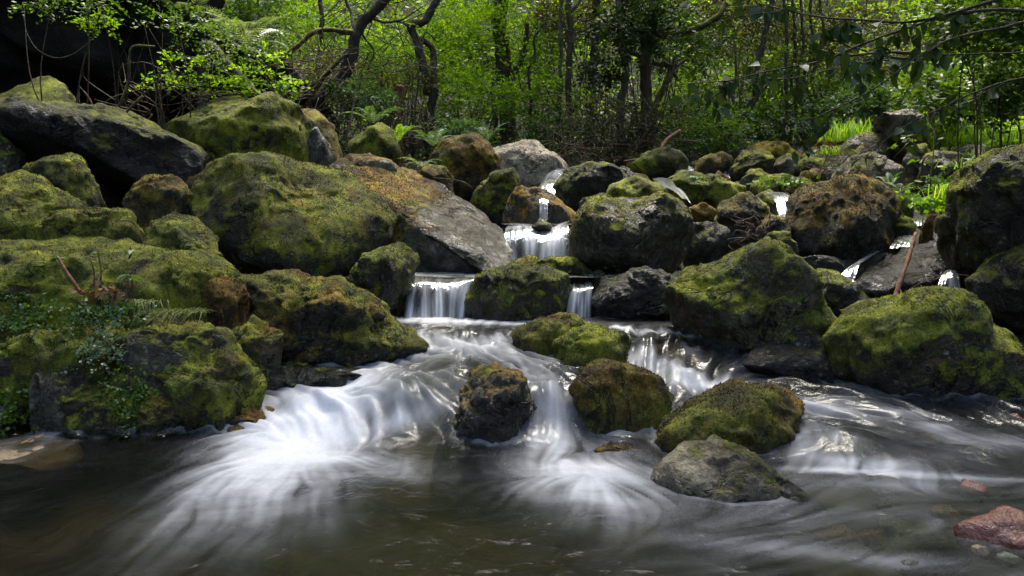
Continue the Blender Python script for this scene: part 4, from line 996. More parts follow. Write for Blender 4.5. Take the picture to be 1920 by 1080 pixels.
def blob_points(c, rad, n, r, shell=0.45, lumps=9):
    """points in an uneven crown made of lumps"""
    c = np.asarray(c, float); rad = np.asarray(rad, float)
    lc = r.normal(size=(lumps, 3)); lc = unit(lc) * r.uniform(.2, .75, (lumps, 1))
    lr = r.uniform(.3, .55, lumps)
    k = r.integers(0, lumps, n)
    v = unit(r.normal(size=(n, 3))) * (r.uniform(shell, 1, (n, 1)) ** .5) * lr[k][:, None]
    q = lc[k] + v
    return c + q * rad, unit(v + q * .5)
def foliage_mesh(name, c, rad, n, seed, leaf, length, per=9, lumps=10, aspect=.5, off=(0, 0, 0), flat=.35, horiz=.5, droop=.25):
    r = np.random.default_rng(seed)
    p, d = blob_points(c, rad, n, r, lumps=lumps)
    d = d + r.normal(size=d.shape) * .4; d[:, 2] *= (1 - horiz)
    q, f = sprays(p, d, r, per, leaf, length, aspect, flat, droop)
    return mesh_from(name, q - np.asarray(off), f, smooth=False)
def PX(D): return D / FPX         # metres per pixel at distance D

def bush(label, px, py, D, rx, ry, mat, n, seed, leaf=.07, length=.35, name='bush', cat='bush', group=None, per=9, aspect=.5, stems=5, barkm=None, rz=None, lumps=11, horiz=.5):
    c = P(px, py, D); k = PX(D)
    rad = (rx * k, rz or min(rx, ry * 1.3) * k, ry * k)
    g = G1(c[0], c[1])
    base = np.array([c[0], c[1], min(g, c[2] - rad[2])])
    t = thing(name, label, cat, base, group)
    link('crown', foliage_mesh('crown', c, rad, n, seed, leaf, length, per, lumps, aspect, base, horiz=horiz), mat, t)
    r = np.random.default_rng(seed + 1)
    geo = Geo()
    for i in range(stems):
        e = c + r.uniform(-.7, .7, 3) * np.array(rad)
        b = base + np.array([r.uniform(-.2, .2) * rad[0], r.uniform(-.2, .2), 0])
        m = (b + e) / 2 + r.normal(size=3) * .12
        tube(geo, [b, m, e], .018 * D / 14, .005 * D / 14, 5, 5)
    link('stem', geo.mesh('stem', base), barkm or M_BARKB, t)
    return t

# ------------------------------------------------------------------ undergrowth of the far slope (one mass)
def mass(name, label, mat, n, seed, box, leaf, length, hmax, kind_cat='undergrowth', per=8, thin=None):
    r = np.random.default_rng(seed)
    y = r.uniform(box[2], box[3], n) ; x = r.uniform(-1, 1, n) * (.78 * y + 2)
    x = np.clip(x, box[0], box[1])
    h = r.uniform(0, 1, n) ** 1.2 * hmax * (0.5 + 0.9 * (fbm(np.stack([x * .35, y * .35, 0 * x + seed], 1), 3) * .5 + .5))
    keep = fbm(np.stack([x * .45, y * .45, h * .5 + seed], 1), 3) > -.12
    x, y, h = x[keep], y[keep], h[keep]
    p = np.stack([x, y, G(x, y) + h], 1)
    d = r.normal(size=p.shape); d[:, 2] *= .4
    q, f = sprays(p, d, r, per, leaf, length, .5, .4, .3)
    tag(link(name, mesh_from(name, q, f, False), mat), label, kind_cat, kind='stuff')
mass('undergrowth', 'olive thicket covering the far slope of the wood', M_OLIVE, 6000, 21, (-40, 40, 20, 46), .20, .7, 5.0)
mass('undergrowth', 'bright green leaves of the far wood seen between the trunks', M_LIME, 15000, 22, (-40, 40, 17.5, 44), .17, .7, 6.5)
mass('undergrowth', 'fresh green leaves veiling the trunks of the wood', M_LIME, 8500, 27, (-14, 14, 13.8, 19), .085, .4, 5.2)
mass('undergrowth', 'leaves of the highest trees on the far slope', M_MID, 9000, 29, (-60, 60, 34, 64), .38, 1.2, 9.0)
mass('undergrowth', 'dark green leaves of the far wood', M_MID, 9000, 23, (-40, 40, 17, 46), .17, .6, 6.5)
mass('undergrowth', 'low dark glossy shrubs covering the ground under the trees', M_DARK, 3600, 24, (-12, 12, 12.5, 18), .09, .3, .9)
mass('undergrowth', 'low mixed greenery on the forest floor', M_MID, 3200, 25, (-12, 12, 12.2, 18), .07, .3, .7)
mass('dead_leaves', 'fallen brown leaves caught among the boulders', M_DEAD, 900, 28, (-7, 7, 6.8, 12), .05, .12, .05, per=3)
mass('dead_leaves', 'brown dead bracken and fallen leaves on the forest floor', M_DEAD, 2600, 26, (-12, 12, 11.6, 16), .07, .3, .22)

def bank_cover(label, x0, x1, y0, y1, n, seed, mat):
    r = np.random.default_rng(seed); x = r.uniform(x0, x1, n); y = r.uniform(y0, y1, n)
    p = np.stack([x, y, G(x, y) + r.uniform(0, 1, n) ** 2 * .6], 1); d = r.normal(size=p.shape); d[:, 2] = abs(d[:, 2]) * .5
    q, f = sprays(p, d, r, 8, .09, .3, .5, .4, .4)
    tag(link('undergrowth', mesh_from('undergrowth', q, f, False), mat), label, 'undergrowth', kind='stuff')
bank_cover('leafy cover of the right bank beyond the picture edge', 4.6, 12, 1, 12, 2600, 33, M_MID)
bank_cover('leafy cover of the left bank beyond the picture edge', -12, -4.9, 1, 9, 2200, 34, M_MID)

# leaves added out of view: dense to shade the stream, open over the wood
def shade_canopy():
    r = np.random.default_rng(31)
    n = 10000
    x = r.uniform(-16, 16, n); y = r.uniform(1.5, 26, n); z = r.uniform(6.5, 11, n) + .1 * np.maximum(0, y - 8)
    dens = fbm(np.stack([x * .22, y * .22, 0 * x + 2], 1), 3)
    gap = 2.0 / (1 + np.exp(-(y - 11.0) / .8)) * (np.abs(x) < 11) + np.exp(-((x - 5.5) / 3.4) ** 2 - ((y - 15.0) / 3.6) ** 2) * 1.2 + np.exp(-((x - 1.5) / 2.6) ** 2 - ((y - 18) / 4) ** 2) + .5 * np.exp(-((x + .5) / 2.5) ** 2 - ((y + 1) / 4) ** 2)
    dens = dens + .35 * np.exp(-((x - 1.5) / 5.5) ** 4 - ((y - 6.0) / 4.5) ** 4)
    keep = dens - gap > -.22
    p = np.stack([x, y, z], 1)[keep]
    d = r.normal(size=p.shape); d[:, 2] *= .3
    q, f = sprays(p, d, r, 8, .26, .9, .55, .4, .3)
    tag(link('shade_canopy', mesh_from('shade_canopy', q, f, False), M_MID), 'unseen leaf roof added over the ravine to shade the near stream', 'shade_canopy', kind='stuff')
shade_canopy()

# ------------------------------------------------------------------ trees
_crowns = [foliage_mesh('crown', (0, 0, 0), (2.2, 2.2, 1.4), 200, 40 + i, .15, .6, 9, 10) for i in range(3)]
def tree(label, D, trunk, r0, r1, mat, branches=(), crown=True, seed=0, cat='tree', name='tree', crown_mat=None, lift=1.6, sides=9, cdx=0.0):
    pts = [P(x, y, D + (q[0] if q else 0)) for x, y, *q in trunk]
    k = PX(D)
    b = pts[0].copy(); g = G1(b[0], b[1]); 
    if b[2] > g: pts = [np.array([b[0], b[1], g - .05])] + pts
    base = pts[0].copy()
    t = thing(name, label, cat, base)
    top = pts[-1]
    if crown:
        dirv = unit(np.array([pts[-1] - pts[-2]]))[0]; dirv[2] = abs(dirv[2])
        pts.append(top + dirv * 1.2 + [0, 0, .8]); 
    geo = Geo(); tube(geo, pts, r0 * k * .85, r1 * k * .85, sides, 6, wob=.035, seed=seed)
    link('trunk', geo.mesh('trunk', base), mat, t)
    for br in branches:
        bp, ra, rb = br[:3]; m = br[3] if len(br) > 3 else mat
        gb = Geo(); tube(gb, [P(x, y, D + (q[0] if q else 0)) for x, y, *q in bp], ra * k, rb * k, 6, 6, wob=.03, seed=seed + 5)
        link('branch', gb.mesh('branch', base), m, t)
    if crown:
        me = _crowns[seed % 3]
        if len(me.materials) == 0: me.materials.append(M_MID)
        o = link('crown', me, None, t); o.location = Vector(pts[-1] + np.array([cdx, 1.5, lift])) - Vector(base); o.rotation_euler.z = seed * 1.7
    return t
tree('dark bent tree leaning right with arching boughs, above the hump backed boulder', 12.5, [(585,215),(612,172),(645,140),(660,100),(668,62),(690,32),(735,-12),(770,-60)], 15, 9, M_BARK,
     [([(668,62),(640,60,-.1),(600,58,-.2),(570,75,-.3),(530,112,-.3),(510,118,-.3)], 5.5, 4, M_BARKM), ([(560,188,-.2),(590,165,-.2),(625,125,-.1),(655,92,0)], 6, 4, M_BARKM), ([(662,95),(640,110,-.2),(600,150,-.2),(548,180,-.3)], 3.5, 1.5, M_BARK),
      ([(690,32),(720,40,.2),(760,35,.3),(800,10,.4)], 3, 1), ([(672,55),(700,95,.2),(690,130,.3)], 2, .7), ([(665,60),(655,20,.2),(640,-20,.3)], 4, 2)], seed=1)
tree('tree with a sharp black elbow bend, centre left of the wood', 14.5, [(805,215),(815,172),(806,168),(797,172),(796,150),(793,118),(782,82),(768,50),(790,42),(803,25),(825,-15),(840,-50)], 10, 8, M_BARK,
     [([(812,175,.1),(814,130,.15),(812,95,.2),(800,80,.2),(783,72,.1)], 7, 6, M_BARKB), ([(768,50),(752,42,.2),(735,40,.3),(700,38,.4)], 3, 1), ([(790,90),(800,60,.2),(822,78,.3)], 2, .8)], seed=2)
tree('stout brown trunk in the middle of the wood', 17.0, [(955,262),(950,220),(948,170),(944,120),(938,60),(940,0),(945,-50)], 20, 12, M_BARKB, [([(950,150),(968,130,.2),(985,90,.3),(990,40,.4)], 8, 4)], seed=3)
tree('dark stem left of the stout brown trunk', 16.5, [(925,262),(928,215),(925,170),(935,130),(930,80)], 7, 4, M_BARK, crown=False, seed=4)
tree('thin black crooked stem right of the stout trunk', 15.0, [(992,235),(995,190),(992,132),(1003,112),(1000,78),(1012,55),(1020,36)], 3.5, 2.2, M_BARK, crown=False, seed=5)
tree('slim straight brown tree, right of the crooked stem', 14.5, [(1068,262),(1068,210),(1066,150),(1068,90),(1070,40),(1066,-20)], 8, 6, M_BARKB, [([(1068,75),(1058,50,.1),(1050,38,.1)], 2, 1), ([(1068,75),(1090,58,.1),(1130,66,.1)], 2, .8), ([(1070,20),(1085,5,.1),(1095,-15,.1)], 3, 2)], seed=6)
tree('slender grey stem just left of the slim straight tree', 15.5, [(1048,262),(1046,215),(1052,150),(1050,90),(1052,30),(1050,-30)], 5, 4, M_BARKP, seed=7)
tree('dark straight trunk behind the white flecked shrub', 17.0, [(1105,262),(1108,180),(1112,115),(1116,60),(1120,0),(1122,-40)], 10, 8, M_BARK, seed=8)
tree('grey barked trunk blotched with lichen, left of the red brown trunk', 14.0, [(1162,262),(1165,200),(1172,130),(1166,90),(1164,40),(1160,-20)], 9, 8, M_BARKP, [([(1170,96),(1185,100,.05),(1200,105,.1),(1225,118,.1),(1250,125,.1)], 6, 4, M_BARK), ([(1168,98),(1158,92,-.05)], 6, 4, M_BARK)], seed=9)
tree('thick red brown trunk with a long mossy limb', 13.5, [(1212,272),(1210,215),(1212,150),(1214,95),(1222,55),(1226,0),(1228,-40)], 13, 11, M_BARKB, [([(1222,64),(1255,64,-.1),(1300,55,-.2),(1330,42,-.3),(1350,25,-.4),(1362,5,-.4)], 7, 5, M_BARKM)], seed=10)
tree('yellow mossy forked trunk leaning right of the red brown one', 13.2, [(1218,272),(1225,210),(1240,170),(1256,135),(1262,122)], 8, 7, M_BARKM, [([(1258,128),(1250,122),(1242,118),(1238,140)], 5, 3), ([(1262,122),(1262,112),(1268,104)], 4, 3, M_BARKB), ([(1260,124),(1275,120,.1),(1290,112,.1)], 4, 2, M_BARK), ([(1258,130),(1270,142),(1272,150)], 4, 2, M_BARKB)], crown=False, seed=11)
tree('dark curved tree leaning right over the far boulders', 14.5, [(1360,262),(1375,235),(1395,215),(1412,190),(1415,150),(1425,100),(1440,40),(1450,-20)], 9, 5, M_BARK, [([(1375,228),(1376,190,.1),(1378,150,.2),(1380,80,.3)], 4, 2), ([(1385,222),(1390,180,.1),(1392,150,.2)], 3, 2), ([(1412,190),(1440,160,.1),(1480,140,.2)], 3, 1)], seed=12)
for i, (x, lab) in enumerate(((1470, 'thin dark stem, leftmost of the cluster behind the golden mound'), (1486, 'thin dark stem, second of the cluster behind the golden mound'), (1500, 'thin dark stem, third of the cluster behind the golden mound'), (1518, 'thin dark stem, fourth of the cluster behind the pale ledge'), (1535, 'thin dark stem, rightmost of the cluster behind the pale ledge'))):
    tree(lab, 14.8 + .3 * (i % 2), [(x, 275), (x - 3 + 2 * i, 235), (x + 4, 200), (x + 2 - 4 * i, 150), (x + 6, 80), (x, -20)], 5 - .4 * i, 3, M_BARK, [([(x, 240), (x - 25, 222, .1), (x - 45, 205, .1)], 2, .8)], seed=13 + i, crown=i % 2 == 0)
tree('brown trunk behind the sunlit grass on the right bank', 13.0, [(1772,262),(1768,215),(1758,150),(1760,80),(1765,20),(1768,-40)], 24, 15, M_BARKB, [([(1760,120),(1800,130,-.2),(1835,125,-.3),(1862,112,-.4)], 6, 4, M_BARKM), ([(1800,140,-.3),(1830,155,-.4),(1865,172,-.5)], 4, 3, M_BARKM), ([(1755,105),(1700,98,-.3),(1640,100,-.5),(1570,102,-.7),(1530,92,-.8)], 4, 2, M_BARKM), ([(1758,110),(1700,112,-.3),(1620,95,-.5),(1560,75,-.6)], 3, 1.5, M_BARKM)], seed=20, cdx=3.2)
tree('ivy darkened trunk near the right picture edge', 12.2, [(1845,262),(1838,200),(1828,120),(1820,50),(1815,-30)], 26, 20, M_BARK, seed=21, cdx=3.2)
tree('brown leaning trunk at the right picture edge', 12.6, [(1905,255),(1895,200),(1890,150),(1880,80),(1878,-20)], 14, 11, M_BARKB, seed=22, cdx=3.2)
tree('dark trunk rising behind the silvery fern fronds', 16.0, [(470,110),(462,60),(458,20),(452,-40)], 14, 12, M_BARK, seed=23)
tree('slim trunk in the bright leaves behind the arching bough', 15.5, [(602,190),(598,120),(604,50),(600,-20)], 6, 5, M_BARKB, seed=24)
tree('broken red brown stump among the ferns', 13.5, [(745,225),(748,200),(750,172),(752,158)], 12, 9, M_BARKR, crown=False, seed=25, cat='stump', name='tree_stump')
tree('mossy fallen log slanting down beside the cliff', 11.0, [(380,95),(430,125),(465,160),(500,195),(530,215)], 13, 12, M_BARK, crown=False, seed=26, cat='log', name='fallen_log')

# ------------------------------------------------------------------ bushes and saplings of the wood
B = bush
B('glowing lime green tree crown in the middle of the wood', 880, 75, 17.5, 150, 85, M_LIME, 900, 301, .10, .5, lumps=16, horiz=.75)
B('lime green sprays right of the elbow bent tree', 740, 105, 16.0, 90, 60, M_LIME, 380, 302, .09, .45, horiz=.75)
B('fresh green bush before the stout brown trunk', 880, 185, 15.2, 95, 50, M_LIME, 420, 303, .075, .4)
B('fresh green bush right of the stout brown trunk', 1010, 185, 15.6, 75, 60, M_LIME, 420, 304, .075, .4, horiz=.7)
B('yellow green tree crown above the stout trunk', 1010, 100, 18.5, 90, 60, M_LIME, 420, 305, .09, .4)
B('grey green leaf crown above the slim straight tree', 1090, 25, 17.5, 130, 50, M_OLIVE, 500, 306, .10, .45)
B('white flecked glossy shrub among the slender trunks', 1120, 130, 13.4, 42, 26, M_DARK, 130, 307, .08, .3)
B('dark glossy leafed crown around the red brown trunk', 1200, 40, 12.8, 95, 55, M_DARK, 380, 308, .085, .35)
B('twiggy olive bush at the foot of the red brown trunk', 1170, 230, 12.9, 110, 55, M_OLIVE, 330, 309, .055, .3, stems=22)
B('bright leaves behind the yellow mossy trunk', 1300, 185, 16.5, 90, 70, M_LIME, 440, 310, .085, .4)
B('mid green bush right of the yellow mossy trunk', 1290, 235, 13.0, 70, 40, M_MID, 300, 311, .055, .3)
B('fresh green bush left of the thin dark stems', 1425, 225, 15.5, 60, 40, M_LIME, 300, 312, .07, .35, horiz=.7)
B('olive crown hanging over the curved dark tree', 1400, 60, 16.5, 130, 70, M_OLIVE, 560, 313, .09, .45)
B('grey green twiggy crown at the upper right of the wood', 1580, 90, 15.5, 130, 90, M_OLIVE, 560, 314, .085, .45, stems=14)
B('sunlit blue green bush behind the bright grass', 1640, 195, 12.6, 75, 32, M_FERN, 360, 315, .075, .3)
B('glossy broad leaved shrub hanging above the big blocky boulder', 1755, 160, 10.8, 55, 55, M_MID, 150, 316, .11, .35, per=7)
B('dark ivy mass on the trunk at the right', 1835, 195, 11.6, 55, 60, M_DARK, 520, 317, .07, .25)
B('mid green shrub at the right picture edge above the grass', 1895, 150, 9.4, 50, 70, M_MID, 330, 318, .075, .3)
B('leafy crown in the upper right corner', 1850, 40, 8.8, 110, 60, M_MID, 420, 319, .085, .35)
B('bright yellow green crown behind the bent dark tree', 560, 60, 18.0, 110, 80, M_LIME, 520, 320, .09, .45)
B('mid green leaves left of the bent dark tree', 470, 30, 15.5, 110, 50, M_MID, 460, 321, .08, .4)
B('dark green sprays overhanging the cliff top', 300, 30, 12.6, 110, 45, M_MID, 300, 322, .07, .4)
B('deep green shrub on the cliff at the upper left', 215, 15, 11.6, 90, 30, M_MID, 200, 323, .07, .35)
B('tangled olive shrub around the bent dark tree', 610, 150, 13.2, 85, 60, M_OLIVE, 300, 324, .06, .35, stems=26)
B('fern green undergrowth below the bent dark tree', 690, 190, 12.4, 60, 40, M_FERN, 260, 325, .07, .3)
B('brown twiggy undergrowth by the tree stump', 760, 150, 14.4, 70, 55, M_OLIVE, 260, 326, .055, .3, stems=24)
B('leafy low bush above the rusty topped boulder', 860, 240, 12.0, 70, 24, M_FERN, 260, 327, .055, .25)
B('shadowed green bush at the foot of the slim straight tree', 1050, 235, 13.4, 70, 35, M_MID, 300, 328, .06, .3)
B('shadowed shrub hanging from the brow of the dark cliff', 330, 50, 9.2, 90, 40, M_MID, 80, 330, .05, .25)
B('small leafed shrub on the right shoulder of the dark cliff', 430, 95, 9.8, 70, 40, M_MID, 110, 331, .045, .25)
B('dark shrub in the top left corner above the cliff', 120, -5, 9.0, 120, 22, M_MID, 90, 332, .05, .25)
B('fresh green crown between the curved dark tree and the thin stems', 1470, 130, 15.8, 90, 60, M_LIME, 420, 333, .08, .4)
B('mid green crown behind the mossy limb', 1290, 90, 15.2, 80, 60, M_MID, 380, 334, .08, .4)
B('mid green bush behind the pale ledge rock', 1560, 190, 14.0, 80, 45, M_MID, 360, 335, .07, .35)
B('fresh green bush at the foot of the curved dark tree', 1350, 235, 13.6, 60, 35, M_LIME, 260, 336, .06, .3)
B('fresh green leaves between the elbow bent tree and the stump', 700, 120, 14.8, 60, 60, M_LIME, 300, 337, .07, .35)
# lime leaved sapling in front of the dark cliff
def sapling(label, base, arms, mat, seed, leaf=.06, per=7):
    b = P(*base)
    t = thing('sapling', label, 'sapling', b)
    geo = Geo(); r = np.random.default_rng(seed); ps, ds = [], []
    for a in arms:
        pts = [P(*q) for q in a]
        c = tube(geo, pts, .012, .003, 5, 8, wob=.03, seed=seed)
        for q, dq in zip(c[3:], np.gradient(c, axis=0)[3:]):
            for _ in range(1): ps.append(q + r.normal(size=3) * .03); ds.append(dq * 4 + r.normal(size=3) * [.35, .35, .1])
    link('stem', geo.mesh('stem', b), M_BARKB, t)
    q, f = sprays(np.array(ps), unit(np.array(ds)), r, per, leaf, .22, .62, .3, .2)
    link('leaves', mesh_from('leaves', q - b, f, False), mat, t)
sapling('lime leaved sapling spreading across the dark cliff', (500, 190, 9.9), [[(500,190,9.9),(470,165,9.8),(420,130,9.7),(370,110,9.6),(320,100,9.5)], [(500,190,9.9),(450,160,9.7),(400,150,9.6),(360,145,9.5)], [(450,165,9.8),(400,165,9.6),(340,160,9.5),(270,162,9.5)], [(490,180,9.9),(440,175,9.7),(400,178,9.6)], [(400,130,9.7),(350,125,9.6),(300,140,9.5)]], M_LIME, 61)
sapling('yellow leaved sapling on top of the hump backed boulder', (520, 200, 9.6), [[(520,200,9.6),(510,165,9.6),(490,140,9.6),(455,130,9.6)], [(520,200,9.6),(525,160,9.6),(540,150,9.6)], [(510,170,9.6),(480,155,9.6),(450,148,9.6)], [(512,160,9.6),(520,120,9.7),(500,100,9.7)], [(515,190,9.6),(545,170,9.6),(560,150,9.7)]], M_LIME, 62, leaf=.055)
sapling('small green sprig hanging before the upper cliff', (190, 10, 10.2), [[(190,10,10.2),(180,30,10.1),(165,42,10.1),(150,45,10.1)], [(188,15,10.2),(195,38,10.1),(190,48,10.1)]], M_LIME, 63)

# ------------------------------------------------------------------ leafy branches hanging in from the upper right
def leaf_shape(name, L, Wd, seed):
    n = 6; t = np.linspace(0, 1, n); w = Wd * np.sin(math.pi * t ** .8) * .5; w[0] = w[-1] = .001
    v = []
    for i in range(n):
        z = -.25 * L * t[i] ** 2
        v += [(-w[i], L * t[i], z + .25 * w[i]), (0, L * t[i], z), (w[i], L * t[i], z + .25 * w[i])]
    f = []
    for i in range(n - 1):
        a = i * 3; f += [(a, a + 1, a + 4, a + 3), (a + 1, a + 2, a + 5, a + 4)]
    return mesh_from(name, v, f)
_lv = [leaf_shape('leaf', .075, .05, 0), leaf_shape('leaf', .062, .046, 1), leaf_shape('leaf', .085, .05, 2)]
for m in _lv: m.materials.append(M_DARK)
def hanging_branch(label, pts, r0, nleaf, seed, tw=6):
    b = P(*pts[0]); t = thing('leafy_branch', label, 'branch', b)
    r = np.random.default_rng(seed)
    geo = Geo(); c = tube(geo, [P(*q) for q in pts], r0, .003, 6, 8, wob=.01, seed=seed)
    tips = []
    for i in range(tw):
        k = r.integers(len(c) // 4, len(c) - 1); d = c[min(k + 2, len(c) - 1)] - c[k - 2]
        e = c[k] + unit(d) * r.uniform(.15, .4) + np.array([0, 0, -1]) * r.uniform(-.05, .22) + r.normal(size=3) * .05
        tc = tube(geo, [c[k], (c[k] + e) / 2 + r.normal(size=3) * .02, e], .004, .0015, 4, 6); tips.append(tc)
    link('stem', geo.mesh('stem', b), M_BARK, t)
    pool_ = np.concatenate([c[len(c) // 4:]] + tips + tips)
    for i in range(nleaf):
        q = pool_[r.integers(len(pool_))]
        o = link('leaf', _lv[i % 3], None, t, Vector(q - b))
        o.rotation_euler = (r.normal() * .5 - 1.0, r.normal() * .6, r.uniform(0, 6.28)); s = r.uniform(.8, 1.5); o.scale = (s, s, s)
hanging_branch('dark leafy branch sweeping in from the upper right, longest of the three', [(2000,30,4.2),(1880,18,4.3),(1780,30,4.4),(1680,58,4.5),(1600,90,4.6),(1540,115,4.7),(1440,135,4.8),(1345,155,4.9)], .011, 70, 71, 9)
hanging_branch('dark leafy branch crossing the upper right corner', [(2000,-40,4.0),(1900,-10,4.1),(1800,20,4.2),(1700,40,4.3),(1600,38,4.4),(1500,25,4.5),(1420,5,4.6)], .010, 60, 72, 8)
hanging_branch('thin leafy branch falling steeply to the big blocky boulder', [(2000,20,4.6),(1880,50,4.7),(1790,70,4.8),(1720,110,4.9),(1650,160,5.0),(1580,200,5.1),(1520,225,5.1)], .008, 45, 73, 8)
hanging_branch('leafy twig across the middle of the right hand wood', [(2000,90,5.0),(1860,100,5.1),(1740,105,5.2),(1640,115,5.3),(1560,130,5.4),(1480,146,5.4),(1420,150,5.5)], .006, 40, 74, 6)
hanging_branch('leafy twigs dangling over the right bank grass', [(2000,130,4.9),(1900,150,5.0),(1820,175,5.0),(1760,205,5.1),(1700,225,5.1)], .006, 25, 75, 5)

# ------------------------------------------------------------------ grass and ferns
def blades(c, n, seed, L=.35, w=.012, spread=.15, lean=(0, 0), droop=.5, up=1.0):
    r = np.random.default_rng(seed)
    m = 5; V = []; F = []
    for i in range(n):
        b = c + np.array([r.normal() * spread, r.normal() * spread * .7, 0])
        a = r.uniform(0, 6.28); d = np.array([math.cos(a), math.sin(a), 0]) * r.uniform(.2, 1) * .6 + np.array([lean[0], lean[1], 0])
        l = L * r.uniform(.5, 1.2); s = np.cross(d + [0, 0, .01], [0, 0, 1]); s = s / (np.linalg.norm(s) + 1e-9)
        for k in range(m):
            t = k / (m - 1); ww = w * (1 - t) ** .7 * .5
            q = b + d * l * t + np.array([0, 0, 1]) * l * (up * t - droop * t * t * 1.2)
            V += [q - s * ww, q + s * ww]
        o = i * m * 2
        F += [(o + 2 * k, o + 2 * k + 1, o + 2 * k + 3, o + 2 * k + 2) for k in range(m - 1)]
    return np.array(V), np.array(F)
def grass(label, px, py, D, n, seed, mat=None, **k):
    c = P(px, py, D)
    V, F = blades(c, n, seed, **k)
    t = thing('grass_tuft', label, 'grass tuft', c, 'grass tufts on the banks')
    tag(link('blades', mesh_from('blades', V - c, F), mat or M_GRASS, t), kind='stuff')
grass('sunlit grass tuft left of the big blocky boulder', 1598, 262, 11.2, 340, 81, L=.45, spread=.22, droop=.35)
grass('sunlit grass spilling down between golden boulders', 1570, 290, 11.6, 160, 82, L=.28, spread=.16, droop=.5)
grass('tall sunlit grass tuft right of the big blocky boulder', 1775, 275, 10.9, 300, 83, L=.55, spread=.2, droop=.3)
grass('sunlit grass stretching to the right picture edge', 1845, 272, 10.8, 340, 84, L=.46, spread=.35, droop=.4)
grass('long arching grass beside the huge dark right boulder', 1812, 372, 7.0, 260, 85, L=.36, w=.011, spread=.13, droop=.75, up=1.1)
grass('long grass on the shoulder of the huge dark right boulder', 1880, 315, 6.6, 160, 86, L=.26, spread=.16, droop=.7)
grass('thin grass tuft drooping over the twin lobed boulder', 1302, 338, 9.25, 60, 87, L=.22, w=.008, spread=.03, droop=.95, mat=M_FERN)
grass('long grass drooping over the bank above the pool', 355, 585, 4.85, 260, 88, mat=M_SEDGE, L=.30, w=.006, spread=.09, lean=(-.25, -.5), droop=.8, up=.6)
grass('yellow green grass hanging left of the drooping tuft', 275, 565, 4.9, 120, 89, mat=M_SEDGE, L=.24, w=.006, spread=.05, lean=(0, -.5), droop=1.0, up=.6)
grass('sparse dry grass trailing on the moss terrace', 150, 575, 4.9, 60, 90, L=.22, w=.005, spread=.12, lean=(-.3, -.4), droop=.8, up=.5, mat=M_OLIVE)

def frond_mesh(L, seed, pinna=.18, n=22, arch=.55, w=.022):
    V = []; F = []
    t = np.linspace(0, 1, n)
    c = np.stack([0 * t, L * t * (1 - .12 * t), L * (arch * t * (1.25 - 1.25 * t))], 1)
    for i in range(1, n):
        pl = L * pinna * math.sin(math.pi * (0.12 + .88 * t[i])) ** .8 + .004
        for s in (-1, 1):
            b = c[i]; d = np.array([s * .9, .38, -.22]); e = b + d * pl; m_ = b + d * pl * .45; k = len(V)
            ww = np.array([0, w * L * .9, 0])
            V += [b, m_ + ww, e, m_ - ww]; F.append((k, k + 1, k + 2, k + 3))
    k = len(V)
    for i in range(n): V += [c[i] + [-.004 * L, 0, 0], c[i] + [.004 * L, 0, 0]]
    F += [(k + 2 * i, k + 2 * i + 1, k + 2 * i + 3, k + 2 * i + 2) for i in range(n - 1)]
    return mesh_from('frond', V, F, False)
_fr = {}
def fern(label, px, py, D, L, n, seed, mat, tilt=.5, rng_=(0, 6.28), arch=.55):
    c = P(px, py, D); t = thing('fern', label, 'fern', c, 'ferns')
    r = np.random.default_rng(seed)
    for i in range(n):
        key = (mat.name, i % 2, arch)
        if key not in _fr:
            me = frond_mesh(1.0, i, arch=arch); me.materials.append(mat); _fr[key] = me
        o = link('frond', _fr[key], None, t)
        s = L * r.uniform(.7, 1.15); o.scale = (s, s, s)
        o.rotation_euler = (tilt + r.normal() * .15, r.normal() * .12, rng_[0] + (rng_[1] - rng_[0]) * (i + r.uniform(.2, .8)) / n)
fern('silvery tree fern fronds arching above the dark cliff', 462, 88, 11.8, .9, 13, 91, M_SILVER, .35)
fern('silvery fern left of the larger silvery fronds', 345, 42, 11.8, .75, 8, 92, M_SILVER, .3)
fern('pale fern drooping in front of the rusty topped boulder', 790, 312, 9.6, .34, 12, 93, M_SILVER, .15)
fern('green fern behind the pale drooping fern', 812, 275, 10.6, .42, 9, 94, M_FERN, .5)
fern('green fern left of the rounded moss boulder', 700, 232, 10.9, .5, 9, 95, M_FERN, .4)
fern('dark green fern under the wood, above the rusty topped boulder', 915, 265, 11.4, .42, 9, 96, M_FERN, .4)
fern('low arching fern right of the big dark brown boulder', 1690, 360, 8.3, .26, 9, 97, M_FERN, .25)
fern('low fern left of the glinting stream steps', 1668, 352, 8.5, .24, 7, 98, M_FERN, .7)
fern('sunlit fern at the right picture edge behind the grass', 1895, 250, 10.6, .5, 9, 99, M_GRASS, .3)
fern('fern hanging beside the long arching grass', 1770, 350, 8.0, .26, 7, 100, M_FERN, .2)
fern('fern among the roots of the bent dark tree', 745, 268, 11.2, .45, 8, 101, M_GRASS, .5)

# ------------------------------------------------------------------ sticks, vines, seedlings
def stick(label, pts, r0, r1, mat, name='stick', cat='stick', twigs=()):
    b = P(*pts[0]); geo = Geo(); tube(geo, [P(*q) for q in pts], r0, r1, 7, 6, wob=.008)
    for tpts, a, e in twigs: tube(geo, [P(*q) for q in tpts], a, e, 5, 5)
    return tag(link(name, geo.mesh(name, b), mat, loc=b), label, cat)
stick('reddish bare stick leaning over the wet slab', [(1676,560,5.9),(1690,520,6.0),(1704,480,6.15),(1718,437,6.3)], .020, .012, M_BARKR, twigs=[([(1686,540,5.95),(1690,550,5.9),(1687,562,5.88)], .006, .004)])
stick('short curved red twig standing on the long black boulder', [(177,216,8.1),(172,195,8.1),(162,178,8.1),(148,162,8.1)], .014, .004, M_BARKR)
stick('short pale twig slanting up from the long black boulder', [(232,216,8.1),(245,202,8.1),(268,180,8.1)], .016, .012, M_TWIG)
